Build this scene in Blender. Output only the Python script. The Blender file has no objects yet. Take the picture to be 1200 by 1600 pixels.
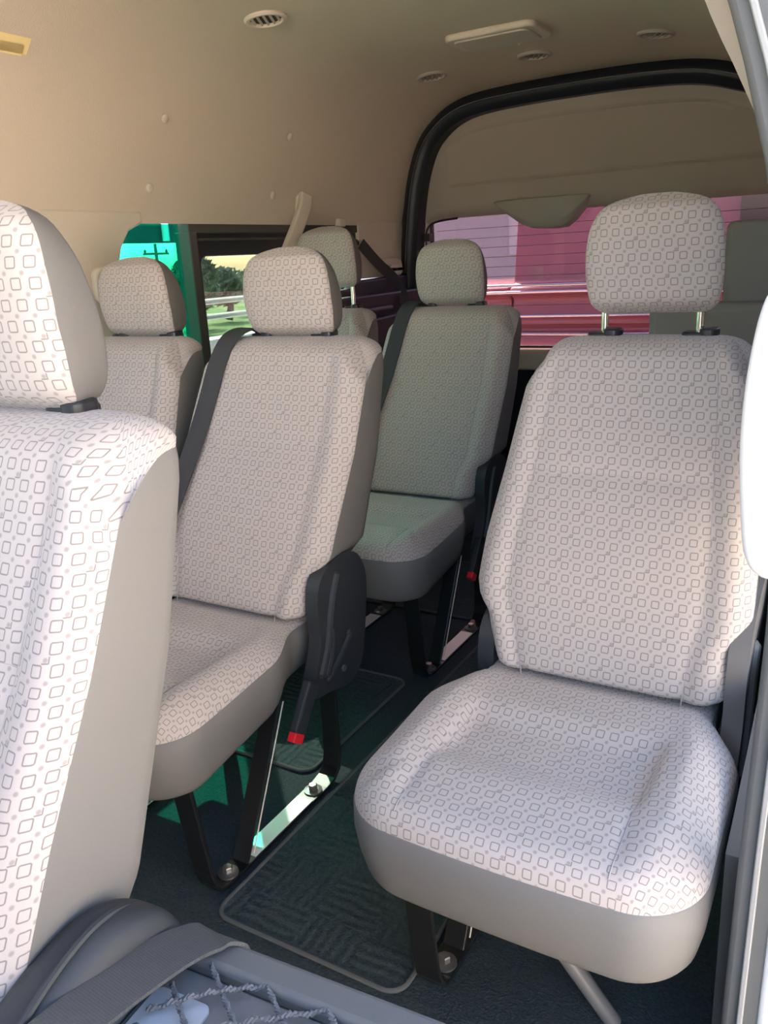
import bpy, bmesh, math, random
from math import sin, cos, pi, sqrt, exp
from mathutils import Vector, Matrix
random.seed(4)
S = bpy.context.scene
COL = S.collection

# ------------------------------------------------------------------ camera
cam_d = bpy.data.cameras.new('camera')
cam_d.sensor_fit = 'HORIZONTAL'; cam_d.sensor_width = 36.0
cam_d.lens = 36.0 * 1292.0 / 1200.0
cam_d.clip_start = 0.02; cam_d.clip_end = 400
cam = bpy.data.objects.new('camera', cam_d); COL.objects.link(cam)
X = Vector((0.86388387, 0.10377565, -0.49288465))   # lateral axis seen from the lens (right, down, forward)
R = Vector((0.50094765, -0.27900882, 0.81927134))   # axis to the rear
D = Vector((0.05249875, 0.9546647, 0.29301738))     # down
right = Vector((X[0], R[0], -D[0])); down = Vector((X[1], R[1], -D[1])); fwd = Vector((X[2], R[2], -D[2]))
up = -down; back = -fwd
cam.matrix_world = Matrix(((right.x, up.x, back.x, 0), (right.y, up.y, back.y, 0), (right.z, up.z, back.z, 1.05), (0, 0, 0, 1)))
S.camera = cam

# ------------------------------------------------------------------ light
S.view_settings.view_transform = 'Standard'; S.view_settings.look = 'None'
S.view_settings.gamma = 1.0; S.view_settings.use_curve_mapping = False
S.view_settings.exposure = 0.72
S.cycles.max_bounces = 10; S.cycles.diffuse_bounces = 6; S.cycles.transparent_max_bounces = 12
SUN = Vector((0.79, -0.80, -1.0)).normalized()       # direction the sunlight travels: from the rear left
w = bpy.data.worlds.new('sky'); S.world = w; w.use_nodes = True
nt = w.node_tree; nt.nodes.clear()
sky = nt.nodes.new('ShaderNodeTexSky'); sky.sky_type = 'NISHITA'; sky.sun_disc = False
sky.sun_elevation = math.asin(-SUN.z); sky.sun_rotation = math.atan2(-SUN.x, -SUN.y)
sky.dust_density = 3.8; sky.air_density = 1.0; sky.ozone_density = 1.0
bg = nt.nodes.new('ShaderNodeBackground'); bg.inputs['Strength'].default_value = 1.0
wo = nt.nodes.new('ShaderNodeOutputWorld')
nt.links.new(sky.outputs[0], bg.inputs[0]); nt.links.new(bg.outputs[0], wo.inputs[0])
sd = bpy.data.lights.new('sun', 'SUN'); sd.energy = 14.0; sd.angle = 0.009; sd.color = (1.0, 0.93, 0.82)
so = bpy.data.objects.new('sun', sd); COL.objects.link(so)
so.rotation_euler = SUN.to_track_quat('-Z', 'Y').to_euler(); so.location = (-6, 8, 9)

# ------------------------------------------------------------------ materials
def mat(name, col, rough=0.6, spec=0.5, metal=0.0, bump=None, vary=None, coat=0.0):
    m = bpy.data.materials.new(name); m.use_nodes = True
    n = m.node_tree; b = n.nodes['Principled BSDF']
    b.inputs['Base Color'].default_value = (*col, 1); b.inputs['Roughness'].default_value = rough
    b.inputs['Specular IOR Level'].default_value = spec; b.inputs['Metallic'].default_value = metal
    b.inputs['Coat Weight'].default_value = coat
    tc = None
    if vary or bump:
        tc = n.nodes.new('ShaderNodeTexCoord')
    if vary:
        sc, amt = vary
        t = n.nodes.new('ShaderNodeTexNoise'); t.inputs['Scale'].default_value = sc; t.inputs['Detail'].default_value = 4
        n.links.new(tc.outputs['Object'], t.inputs['Vector'])
        mx = n.nodes.new('ShaderNodeMix'); mx.data_type = 'RGBA'
        mx.inputs[6].default_value = (*[c * (1 - amt) for c in col], 1); mx.inputs[7].default_value = (*[min(1, c * (1 + amt)) for c in col], 1)
        n.links.new(t.outputs['Fac'], mx.inputs[0]); n.links.new(mx.outputs[2], b.inputs['Base Color'])
    if bump:
        sc, st = bump
        t = n.nodes.new('ShaderNodeTexNoise'); t.inputs['Scale'].default_value = sc; t.inputs['Detail'].default_value = 3
        n.links.new(tc.outputs['Object'], t.inputs['Vector'])
        bp = n.nodes.new('ShaderNodeBump'); bp.inputs['Strength'].default_value = st; bp.inputs['Distance'].default_value = 0.002
        n.links.new(t.outputs['Fac'], bp.inputs['Height']); n.links.new(bp.outputs[0], b.inputs['Normal'])
    return m

def glass(name, tint, refl=1.0, rough=0.0):
    m = bpy.data.materials.new(name); m.use_nodes = True
    n = m.node_tree; n.nodes.clear()
    o = n.nodes.new('ShaderNodeOutputMaterial'); t = n.nodes.new('ShaderNodeBsdfTransparent'); g = n.nodes.new('ShaderNodeBsdfGlossy')
    t.inputs[0].default_value = (*tint, 1); g.inputs['Roughness'].default_value = rough
    fr = n.nodes.new('ShaderNodeFresnel'); fr.inputs[0].default_value = 1.45
    mu = n.nodes.new('ShaderNodeMath'); mu.operation = 'MULTIPLY'; mu.inputs[1].default_value = refl
    mx = n.nodes.new('ShaderNodeMixShader')
    n.links.new(fr.outputs[0], mu.inputs[0]); n.links.new(mu.outputs[0], mx.inputs[0])
    n.links.new(t.outputs[0], mx.inputs[1]); n.links.new(g.outputs[0], mx.inputs[2]); n.links.new(mx.outputs[0], o.inputs[0])
    return m

def fabric_mat(name, base, line, dot, pitch=0.0195):
    """woven cloth: rows of small outlined squares, dots between them and a few small hooks"""
    m = bpy.data.materials.new(name); m.use_nodes = True
    n = m.node_tree; N = n.nodes; L = n.links; b = N['Principled BSDF']
    b.inputs['Roughness'].default_value = 0.9; b.inputs['Specular IOR Level'].default_value = 0.2
    b.inputs['Sheen Weight'].default_value = 0.15
    def M(op, a, c=None, d=None):
        x = N.new('ShaderNodeMath'); x.operation = op
        for i, v in enumerate((a, c, d)):
            if v is None: continue
            if isinstance(v, (int, float)): x.inputs[i].default_value = v
            else: L.new(v, x.inputs[i])
        return x.outputs[0]
    uv = N.new('ShaderNodeUVMap'); uv.uv_map = 'UVMap'
    sp = N.new('ShaderNodeSeparateXYZ'); L.new(uv.outputs[0], sp.inputs[0])
    u = M('MULTIPLY', sp.outputs[0], 1 / pitch); v = M('MULTIPLY', sp.outputs[1], 1 / pitch)
    row = M('FLOOR', v)
    us = M('ADD', u, M('MULTIPLY', row, 0.18))
    px = M('SUBTRACT', M('FRACT', us), 0.5); py = M('SUBTRACT', M('FRACT', v), 0.5)
    def boxd(px, py, half, r):
        qx = M('MAXIMUM', M('SUBTRACT', M('ABSOLUTE', px), half - r), 0.0); qy = M('MAXIMUM', M('SUBTRACT', M('ABSOLUTE', py), half - r), 0.0)
        return M('SUBTRACT', M('SQRT', M('ADD', M('MULTIPLY', qx, qx), M('MULTIPLY', qy, qy))), r)
    def below(d, t, soft):   # 1 where d < t
        mr = N.new('ShaderNodeMapRange'); mr.inputs['From Min'].default_value = t - soft; mr.inputs['From Max'].default_value = t + soft
        mr.inputs['To Min'].default_value = 1; mr.inputs['To Max'].default_value = 0; L.new(d, mr.inputs['Value']); return mr.outputs[0]
    d = boxd(px, py, 0.265, 0.09)
    ring = below(M('ABSOLUTE', d), 0.032, 0.022)
    # dots half way between the squares of neighbouring rows
    v2 = M('ADD', v, 0.5); row2 = M('FLOOR', v2)
    u2 = M('ADD', M('ADD', u, M('MULTIPLY', row2, 0.18)), 0.41)
    dx = M('SUBTRACT', M('FRACT', u2), 0.5); dy = M('SUBTRACT', M('FRACT', v2), 0.5)
    dd = M('SQRT', M('ADD', M('MULTIPLY', dx, dx), M('MULTIPLY', dy, dy)))
    dotm = below(dd, 0.115, 0.04)
    # hooks: two sides of a small square, on every seventh dot or so
    cell = M('ADD', M('FLOOR', u2), M('MULTIPLY', row2, 3.0))
    pick = below(M('FRACT', M('MULTIPLY', M('ADD', cell, 0.5), 1 / 7.0)), 0.1429, 0.001)
    hk = M('MAXIMUM', M('MULTIPLY', below(M('ABSOLUTE', M('SUBTRACT', dx, 0.17)), 0.03, 0.02), below(M('ABSOLUTE', dy), 0.16, 0.02)),
           M('MULTIPLY', below(M('ABSOLUTE', M('ADD', dy, 0.15)), 0.03, 0.02), below(M('ABSOLUTE', dx), 0.18, 0.02)))
    hook = M('MULTIPLY', hk, pick)
    lines = M('MAXIMUM', ring, hook)
    c1 = N.new('ShaderNodeMix'); c1.data_type = 'RGBA'; c1.inputs[6].default_value = (*base, 1); c1.inputs[7].default_value = (*dot, 1)
    L.new(dotm, c1.inputs[0])
    c2 = N.new('ShaderNodeMix'); c2.data_type = 'RGBA'; c2.inputs[7].default_value = (*line, 1)
    L.new(c1.outputs[2], c2.inputs[6]); L.new(lines, c2.inputs[0])
    wv = N.new('ShaderNodeTexNoise'); wv.inputs['Scale'].default_value = 900; L.new(uv.outputs[0], wv.inputs['Vector'])
    bp = N.new('ShaderNodeBump'); bp.inputs['Strength'].default_value = 0.25; bp.inputs['Distance'].default_value = 0.001
    L.new(wv.outputs['Fac'], bp.inputs['Height']); L.new(bp.outputs[0], b.inputs['Normal'])
    L.new(c2.outputs[2], b.inputs['Base Color'])
    return m

def carpet_mat(name, col, ribs=None):
    m = mat(name, col, rough=0.95, spec=0.1, vary=(160, 0.45))
    n = m.node_tree; N = n.nodes; L = n.links; b = N['Principled BSDF']
    tc = N.new('ShaderNodeTexCoord')
    t = N.new('ShaderNodeTexNoise'); t.inputs['Scale'].default_value = 260; t.inputs['Detail'].default_value = 3
    L.new(tc.outputs['Object'], t.inputs['Vector'])
    h = t.outputs['Fac']
    if ribs:
        # blocks of ribs whose direction alternates like a parquet
        ck = N.new('ShaderNodeTexChecker'); ck.inputs['Scale'].default_value = 1 / 0.11
        ck.inputs['Color1'].default_value = (0, 0, 0, 1); ck.inputs['Color2'].default_value = (1, 1, 1, 1)
        mp = N.new('ShaderNodeMapping'); mp.inputs['Location'].default_value = (0.03, 0.02, 0.05)
        L.new(tc.outputs['Object'], mp.inputs['Vector']); L.new(mp.outputs[0], ck.inputs['Vector'])
        w1 = N.new('ShaderNodeTexWave'); w1.bands_direction = 'X'; w1.inputs['Scale'].default_value = ribs; w1.inputs['Distortion'].default_value = 2.5
        w2 = N.new('ShaderNodeTexWave'); w2.bands_direction = 'Y'; w2.inputs['Scale'].default_value = ribs; w2.inputs['Distortion'].default_value = 3.0
        for q in (w1, w2): L.new(tc.outputs['Object'], q.inputs['Vector'])
        mx = N.new('ShaderNodeMix'); mx.data_type = 'FLOAT'
        L.new(ck.outputs['Fac'], mx.inputs[0]); L.new(w1.outputs['Fac'], mx.inputs[2]); L.new(w2.outputs['Fac'], mx.inputs[3])
        ad = N.new('ShaderNodeMath'); ad.operation = 'MULTIPLY_ADD'; ad.inputs[1].default_value = 0.7
        L.new(mx.outputs[0], ad.inputs[0]); L.new(t.outputs['Fac'], ad.inputs[2]); h = ad.outputs[0]
    bp = N.new('ShaderNodeBump'); bp.inputs['Strength'].default_value = 0.9; bp.inputs['Distance'].default_value = 0.004
    L.new(h, bp.inputs['Height']); L.new(bp.outputs[0], b.inputs['Normal'])
    return m

def webbing_mat(name, col):
    m = mat(name, col, rough=0.75, spec=0.3)
    n = m.node_tree; N = n.nodes; L = n.links; b = N['Principled BSDF']
    uv = N.new('ShaderNodeUVMap'); uv.uv_map = 'UVMap'
    ck = N.new('ShaderNodeTexWave'); ck.bands_direction = 'Y'; ck.inputs['Scale'].default_value = 120; ck.inputs['Distortion'].default_value = 0
    c2 = N.new('ShaderNodeTexWave'); c2.bands_direction = 'X'; c2.inputs['Scale'].default_value = 150
    L.new(uv.outputs[0], ck.inputs['Vector']); L.new(uv.outputs[0], c2.inputs['Vector'])
    mu = N.new('ShaderNodeMath'); mu.operation = 'MULTIPLY'; L.new(ck.outputs['Fac'], mu.inputs[0]); L.new(c2.outputs['Fac'], mu.inputs[1])
    bp = N.new('ShaderNodeBump'); bp.inputs['Strength'].default_value = 0.5; bp.inputs['Distance'].default_value = 0.001
    L.new(mu.outputs[0], bp.inputs['Height']); L.new(bp.outputs[0], b.inputs['Normal'])
    return m

FABRIC = fabric_mat('patterned seat cloth', (0.425, 0.378, 0.348), (0.19, 0.165, 0.15), (0.295, 0.26, 0.237))
SEAM = mat('seat cloth seam', (0.34, 0.305, 0.29), 0.9, 0.2)
GREY = mat('grey vinyl', (0.150, 0.144, 0.135), 0.6, 0.35, bump=(700, 0.15))
DARKGREY = mat('dark grey vinyl', (0.15, 0.145, 0.138), 0.65, 0.3, bump=(500, 0.15))
PLASTIC = mat('charcoal plastic', (0.026, 0.029, 0.033), 0.5, 0.38, bump=(900, 0.12))
BLACKP = mat('black plastic', (0.02, 0.021, 0.024), 0.35, 0.5)
STEELBLK = mat('black painted steel', (0.012, 0.012, 0.012), 0.35, 0.5)
FOOTSHINE = mat('painted foot bar reflection', (0.80, 0.78, 0.76), 0.5, 0.5, metal=0.25)  # pale colour for the reflection on the glossy black foot bars
BOLT = mat('zinc bolt', (0.30, 0.29, 0.28), 0.35, 0.5, metal=0.8)
CHROME = mat('chrome', (0.85, 0.83, 0.78), 0.12, 0.5, metal=1.0)
RED = mat('red button', (0.75, 0.02, 0.03), 0.35, 0.5)
BELT = webbing_mat('seat belt webbing', (0.045, 0.046, 0.05))
BELTLIGHT = webbing_mat('worn grey webbing', (0.07, 0.072, 0.072))
LINER = mat('beige headliner cloth', (0.60, 0.515, 0.41), 0.95, 0.1, bump=(320, 0.35), vary=(3.5, 0.05))
BEIGE = mat('beige trim plastic', (0.60, 0.53, 0.43), 0.5, 0.4)
BEIGELIGHT = mat('pale beige plastic', (0.62, 0.56, 0.47), 0.45, 0.4)
TRIMGREY = mat('grey beige door trim', (0.41, 0.36, 0.30), 0.7, 0.3, bump=(400, 0.2))
NAVY = mat('navy black rubber', (0.012, 0.015, 0.022), 0.42, 0.4)
FRAMEBLK = mat('black window frame', (0.012, 0.014, 0.018), 0.3, 0.5)
BANDGREY = mat('dark grey felt', (0.085, 0.08, 0.072), 0.95, 0.1)
CARPET = carpet_mat('dark blue carpet', (0.045, 0.059, 0.064))
MAT = carpet_mat('ribbed floor mat', (0.052, 0.072, 0.077), ribs=17)
MATEDGE = mat('mat edging', (0.10, 0.105, 0.105), 0.9, 0.1)
PILLARGREY = mat('grey pillar rubber', (0.10, 0.102, 0.098), 0.6, 0.3)
WHITEBODY = mat('white body paint', (0.80, 0.80, 0.79), 0.25, 0.5, coat=0.4)
WHITEPL = mat('white handle plastic', (0.82, 0.80, 0.76), 0.35, 0.5)
TAPE = mat('yellow masking tape', (0.85, 0.68, 0.33), 0.7, 0.2)
GREENGLASS = glass('green tinted glass', (0.13, 0.82, 0.64), 0.6)
PALEGREENGLASS = glass('pale green tinted glass', (0.57, 0.63, 0.60), 0.6)
PINKGLASS = glass('rose tinted glass', (0.47, 0.375, 0.40), 0.7)
GREYGLASS = glass('grey tinted glass', (0.16, 0.155, 0.15), 0.6)
CLEARGLASS = glass('clear glass', (0.85, 0.92, 0.88), 0.6)

# ------------------------------------------------------------------ helpers
def link(name, me, m=None, parent=None, smooth=True):
    o = bpy.data.objects.new(name, me); COL.objects.link(o)
    if m: me.materials.append(m)
    if smooth and len(me.polygons): me.polygons.foreach_set('use_smooth', [True] * len(me.polygons))
    if parent: o.parent = parent
    return o

def mk(name, bm, m, parent=None, smooth=True, bevel=0.0, sharp=0.7, segs=2):
    bmesh.ops.recalc_face_normals(bm, faces=bm.faces[:])
    me = bpy.data.meshes.new(name); bm.to_mesh(me); bm.free()
    o = link(name, me, m, parent, smooth)
    if smooth: me.set_sharp_from_angle(angle=sharp)
    if bevel:
        b = o.modifiers.new('bevel', 'BEVEL'); b.width = bevel; b.segments = segs; b.limit_method = 'ANGLE'; b.angle_limit = 0.6
    return o

def empty(name, label, cat, loc=(0, 0, 0), group=None):
    o = bpy.data.objects.new(name, None); COL.objects.link(o); o.location = loc; o.empty_display_size = 0.05
    return tag(o, label, cat, group)

def tag(o, label, cat, group=None, kind=None):
    o['label'] = label; o['category'] = cat
    if group: o['group'] = group
    if kind: o['kind'] = kind
    return o

def struct(o, label=None):
    o['kind'] = 'structure'
    if label: o['label'] = label
    return o

def a_box(bm, lo, hi, mtx=None):
    vs = [Vector((x, y, z)) for x in (lo[0], hi[0]) for y in (lo[1], hi[1]) for z in (lo[2], hi[2])]
    if mtx: vs = [mtx @ v for v in vs]
    v = [bm.verts.new(p) for p in vs]
    for f in ((0, 1, 3, 2), (4, 6, 7, 5), (0, 4, 5, 1), (2, 3, 7, 6), (0, 2, 6, 4), (1, 5, 7, 3)):
        bm.faces.new([v[i] for i in f])

def frames(pts, closed=False):
    n = len(pts); out = []; prev = None
    for i in range(n):
        a = pts[(i - 1) % n] if (closed or i > 0) else pts[i]; b = pts[(i + 1) % n] if (closed or i < n - 1) else pts[i]
        t = (b - a).normalized()
        if prev is None:
            r = Vector((0, 0, 1)) if abs(t.z) < 0.9 else Vector((1, 0, 0))
        else: r = prev
        nrm = (r - t * r.dot(t)).normalized(); prev = nrm
        out.append((t, nrm, t.cross(nrm)))
    return out

def a_tube(bm, pts, r, n=10, closed=False, cap=True):
    pts = [Vector(p) for p in pts]; fr = frames(pts, closed); rings = []
    for i, (p, (t, a, b)) in enumerate(zip(pts, fr)):
        rr = r[i] if isinstance(r, (list, tuple)) else r
        rings.append([bm.verts.new(p + (a * cos(2 * pi * k / n) + b * sin(2 * pi * k / n)) * rr) for k in range(n)])
    m = len(rings)
    for i in range(m if closed else m - 1):
        A, B = rings[i], rings[(i + 1) % m]
        for k in range(n): bm.faces.new((A[k], A[(k + 1) % n], B[(k + 1) % n], B[k]))
    if cap and not closed:
        bm.faces.new(rings[0][::-1]); bm.faces.new(rings[-1])

def a_prism(bm, poly, axis, lo, hi, mtx=None):
    """polygon in the two other axes, pushed along axis"""
    def P(a, b, c):
        v = Vector((c, a, b)) if axis == 'x' else (Vector((a, c, b)) if axis == 'y' else Vector((a, b, c)))
        return mtx @ v if mtx else v
    A = [bm.verts.new(P(a, b, lo)) for a, b in poly]; B = [bm.verts.new(P(a, b, hi)) for a, b in poly]
    n = len(poly)
    bm.faces.new(A[::-1]); bm.faces.new(B)
    for i in range(n): bm.faces.new((A[i], A[(i + 1) % n], B[(i + 1) % n], B[i]))

def a_lathe(bm, prof, c, n=24, mtx=None):
    """profile of (radius, height) about a vertical axis through c"""
    rings = []
    for r, h in prof:
        ring = []
        for k in range(n):
            p = Vector((r * cos(2 * pi * k / n), r * sin(2 * pi * k / n), h))
            if mtx: p = mtx @ p
            ring.append(bm.verts.new(p + Vector(c)))
        rings.append(ring)
    for A, B in zip(rings, rings[1:]):
        for k in range(n): bm.faces.new((A[k], A[(k + 1) % n], B[(k + 1) % n], B[k]))
    bm.faces.new(rings[0][::-1]); bm.faces.new(rings[-1])

def spline(pts, n=8):
    """points of a Catmull-Rom curve through pts"""
    P = [Vector(p) for p in pts]; P = [P[0] * 2 - P[1]] + P + [P[-1] * 2 - P[-2]]; out = []
    for i in range(1, len(P) - 2):
        for k in range(n):
            t = k / n
            out.append(0.5 * ((2 * P[i]) + (P[i + 1] - P[i - 1]) * t + (2 * P[i - 1] - 5 * P[i] + 4 * P[i + 1] - P[i + 2]) * t * t + (3 * P[i] - P[i - 1] - 3 * P[i + 1] + P[i + 2]) * t ** 3))
    out.append(P[-2]); return out

def ribbon(name, pts, width, m, wdir=None, thick=0.0018, parent=None, n=8):
    """a strap of webbing along pts; wdir: a direction, or one for each point, in which it is wide"""
    P = spline(pts, n) if n > 1 else [Vector(p) for p in pts]
    if wdir is None: wdir = Vector((1, 0, 0))
    if isinstance(wdir, list): W = spline(wdir, n) if n > 1 else [Vector(q) for q in wdir]
    else: W = [Vector(wdir)] * len(P)
    fr = frames(P); bm = bmesh.new(); uvl = bm.loops.layers.uv.new('UVMap'); rows = []; s = 0; prev = None
    for i, p in enumerate(P):
        t = fr[i][0]; d = (W[i] - t * W[i].dot(t)).normalized(); nn = t.cross(d)
        if prev is not None: s += (p - prev).length
        prev = p; h = width / 2
        rows.append(([bm.verts.new(p + d * a + nn * b) for a, b in ((-h, -thick), (h, -thick), (h, thick), (-h, thick))], s))
    for (A, s0), (B, s1) in zip(rows, rows[1:]):
        for k in range(4):
            f = bm.faces.new((A[k], A[(k + 1) % 4], B[(k + 1) % 4], B[k]))
            ua = [(-width / 2), width / 2, width / 2, -width / 2]
            for l, q in zip(f.loops, ((ua[k], s0), (ua[(k + 1) % 4], s0), (ua[(k + 1) % 4], s1), (ua[k], s1))): l[uvl].uv = q
    bm.faces.new(rows[0][0][::-1]); bm.faces.new(rows[-1][0])
    return mk(name, bm, m, parent, sharp=0.9)

def interp(x, xs, ys):
    if x <= xs[0]: return ys[0]
    for a, b, c, d in zip(xs, xs[1:], ys, ys[1:]):
        if x <= b: return c + (d - c) * (x - a) / (b - a)
    return ys[-1]

def sstep(a, b, x):
    t = min(1, max(0, (x - a) / (b - a))); return t * t * (3 - 2 * t)

# ------------------------------------------------------------------ the van's shell
XC = -0.87
CEIL = [(-1.70, 1.00), (-1.69, 1.17), (-1.65, 1.338), (-1.602, 1.463), (-1.534, 1.536), (-1.445, 1.586), (-1.334, 1.609), (-1.15, 1.618), (-0.978, 1.62), (-0.815, 1.619), (-0.662, 1.612), (-0.563, 1.60), (-0.475, 1.578), (-0.367, 1.536), (-0.266, 1.46), (-0.165, 1.333), (-0.095, 1.18), (-0.08, 1.0)]
CEIL = [(p.x, p.z) for p in spline([(a, 0, b) for a, b in CEIL], 6) if p.z >= 1.168]
Y0, Y1 = -0.52, 3.07
def shell_strip(name, prof, ys, m, thick=0.03, parent=None):
    """a sheet that follows prof (x, z) and runs along y; thickness outwards"""
    bm = bmesh.new(); n = len(prof); c = Vector((XC, 0, 0.9))
    def off(i):
        a = Vector(prof[max(0, i - 1)]); b = Vector(prof[min(n - 1, i + 1)]); t = (b - a).normalized(); q = Vector((-t.y, t.x))
        p = Vector(prof[i])
        if (p - Vector((XC, 0.9))).dot(q) < 0: q = -q
        return p + q * thick
    rows = []
    for y in ys:
        rows.append(([bm.verts.new((a, y, b)) for a, b in prof], [bm.verts.new((off(i)[0], y, off(i)[1])) for i in range(n)]))
    for (A, A2), (B, B2) in zip(rows, rows[1:]):
        for i in range(n - 1):
            bm.faces.new((A[i], A[i + 1], B[i + 1], B[i])); bm.faces.new((A2[i], B2[i], B2[i + 1], A2[i + 1]))
        bm.faces.new((A[0], B[0], B2[0], A2[0])); bm.faces.new((A[-1], A2[-1], B2[-1], B[-1]))
    for A, A2 in (rows[0], rows[-1]):
        for i in range(n - 1): bm.faces.new((A[i], A2[i], A2[i + 1], A[i + 1]))
    return mk(name, bm, m, parent)
ys = [Y0 + (Y1 - Y0) * i / 30 for i in range(31)]
ce = struct(shell_strip('ceiling', CEIL, [y for y in ys if y >= 0.82], LINER), 'beige cloth headliner curving down over both sides')
shell_strip('front_section', [p for p in CEIL if p[0] < -1.0 or p[1] > 1.46], [y for y in ys if y < 0.82] + [[y for y in ys if y >= 0.82][0]], LINER, parent=ce)

bm = bmesh.new(); a_box(bm, (-1.75, Y0, -0.06), (0.02, 3.2, 0.0)); struct(mk('floor', bm, CARPET, smooth=False), 'dark blue carpeted floor under the seats')

# left wall: lower panel, pillars, window units
def slab(name, poly, x0, x1, m, parent=None, bevel=0.0):
    bm = bmesh.new(); a_prism(bm, poly, 'x', x0, x1); return mk(name, bm, m, parent, smooth=False, bevel=bevel)
wl = slab('wall_left', [(Y0, 0), (3.12, 0), (3.12, 0.86), (2.72, 0.86), (2.70, 0.72), (1.20, 0.72), (1.20, 0.845), (Y0, 0.845)], -1.79, -1.725, DARKGREY)
struct(wl, 'dark lower side panel below the left windows')
# beige pillar before the first window, its rear edge curved along the pane
edge = [(1.515, 0.845), (1.545, 0.95), (1.555, 1.05), (1.578, 1.11), (1.61, 1.15), (1.66, 1.17)]
slabp = slab('wall_left_pillar', [(1.22, 0.72), (1.50, 0.72)] + edge + [(1.66, 1.20), (1.22, 1.20)], -1.76, -1.683, BEIGE, wl, 0.006)
slab('middle_pillar', [(0.15, 0.845), (0.32, 0.845), (0.32, 1.2), (0.15, 1.2)], -1.76, -1.69, BEIGE, wl)
slab('rear_pillar', [(2.73, 0.98), (3.12, 0.98), (3.12, 1.20), (2.73, 1.20)], -1.78, -1.688, BEIGE, wl, 0.006)
# rear corner: black sill with its ledges below the pillar
bm = bmesh.new()
a_prism(bm, [(2.45, 0.80), (3.07, 0.80), (3.07, 0.985), (2.66, 0.975), (2.62, 0.95), (2.45, 0.95)], 'x', -1.70, -1.655)
a_prism(bm, [(2.45, 0.70), (3.07, 0.70), (3.07, 0.93), (2.45, 0.925)], 'x', -1.70, -1.60)
a_prism(bm, [(2.45, 0.0), (3.07, 0.0), (3.07, 0.86), (2.45, 0.84)], 'x', -1.70, -1.56)
mk('rear_sill', bm, NAVY, wl, smooth=False, bevel=0.008)
# window 1: fixed green pane
w1 = slab('window_1', [(1.46, 0.725), (1.845, 0.725), (1.84, 1.172), (1.55, 1.172)], -1.737, -1.732, GREENGLASS); struct(w1, 'bright green tinted fixed side pane')
def frame_poly(name, outer, holes, x0, x1, m, parent):
    """bars of a frame: list of (y0, z0, y1, z1)"""
    bm = bmesh.new()
    for q in outer: a_box(bm, (x0, q[0], q[1]), (x1, q[2], q[3]))
    return mk(name, bm, m, parent, smooth=False, bevel=0.004)
frame_poly('gasket', [(1.84, 0.73, 1.872, 1.15), (1.84, 1.145, 2.735, 1.18)], None, -1.75, -1.692, BANDGREY, w1)
# window 2: black sliding window whose pane has rounded corners
w2 = slab('window_2', [(1.86, 0.726), (2.69, 0.726), (2.69, 1.09), (1.86, 1.09)], -1.725, -1.721, PALEGREENGLASS); struct(w2, 'paler green sliding side pane in black frame')
bm = bmesh.new()
def rr(y0, z0, y1, z1, r, n=6):
    o = []
    for cy, cz, a0 in ((y1 - r, z1 - r, 0), (y0 + r, z1 - r, 90), (y0 + r, z0 + r, 180), (y1 - r, z0 + r, 270)):
        for k in range(n + 1):
            a = math.radians(a0 + 90 * k / n); o.append((cy + r * cos(a), cz + r * sin(a)))
    return o
def a_holed(bm, outer, inner, axis, lo, hi):
    """frame between two outlines with the same number of points"""
    n = len(outer); L = []
    for c in (lo, hi):
        for poly in (outer, inner):
            L.append([bm.verts.new(Vector((c, a, b)) if axis == 'x' else (Vector((a, c, b)) if axis == 'y' else Vector((a, b, c)))) for a, b in poly])
    for i in range(n):
        j = (i + 1) % n
        bm.faces.new((L[0][i], L[0][j], L[1][j], L[1][i])); bm.faces.new((L[2][i], L[3][i], L[3][j], L[2][j]))
        bm.faces.new((L[0][i], L[2][i], L[2][j], L[0][j])); bm.faces.new((L[1][i], L[1][j], L[3][j], L[3][i]))
a_holed(bm, rr(1.845, 0.70, 2.735, 1.150, 0.012), rr(1.885, 0.735, 2.66, 1.082, 0.028), 'x', -1.735, -1.700)
mk('frame', bm, FRAMEBLK, w2, bevel=0.004)
bm = bmesh.new(); a_box(bm, (-1.704, 1.862, 0.84), (-1.695, 1.868, 1.12)); a_tube(bm, [(-1.697, 1.875, 1.128), (-1.697, 2.70, 1.131)], 0.004, 8)
mk('channel', bm, BANDGREY, w2)
# window 3 and 4: panes nearer the front on the same side
struct(slab('window_3', [(0.32, 0.85), (1.23, 0.85), (1.23, 1.172), (0.32, 1.172)], -1.737, -1.732, PALEGREENGLASS))
struct(slab('window_4', [(Y0, 0.85), (0.15, 0.85), (0.15, 1.172), (Y0, 1.172)], -1.737, -1.732, CLEARGLASS))

# right wall behind the door opening, its pillar and the door frame
wr = slab('wall_right', [(0.86, 0), (3.12, 0), (3.12, 0.70), (1.40, 0.70), (1.28, 0.52), (1.0, 0.42), (0.86, 0.38)], -0.088, 0.03, mat('dark door side panel', (0.09, 0.088, 0.083), 0.7, 0.3)); struct(wr, 'dark side panel on the door side')
slab('rear_pillar', [(2.75, 0.70), (3.12, 0.70), (3.12, 1.20), (2.75, 1.20)], -0.055, 0.03, BEIGE, wr)
slab('upper_panel', [(0.86, 0.70), (1.05, 0.70), (1.05, 1.20), (0.86, 1.20)], -0.06, 0.03, BEIGE, wr)
struct(slab('window_5', [(1.05, 0.70), (2.75, 0.70), (2.75, 1.20), (1.05, 1.20)], -0.02, -0.015, GREYGLASS))
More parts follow.
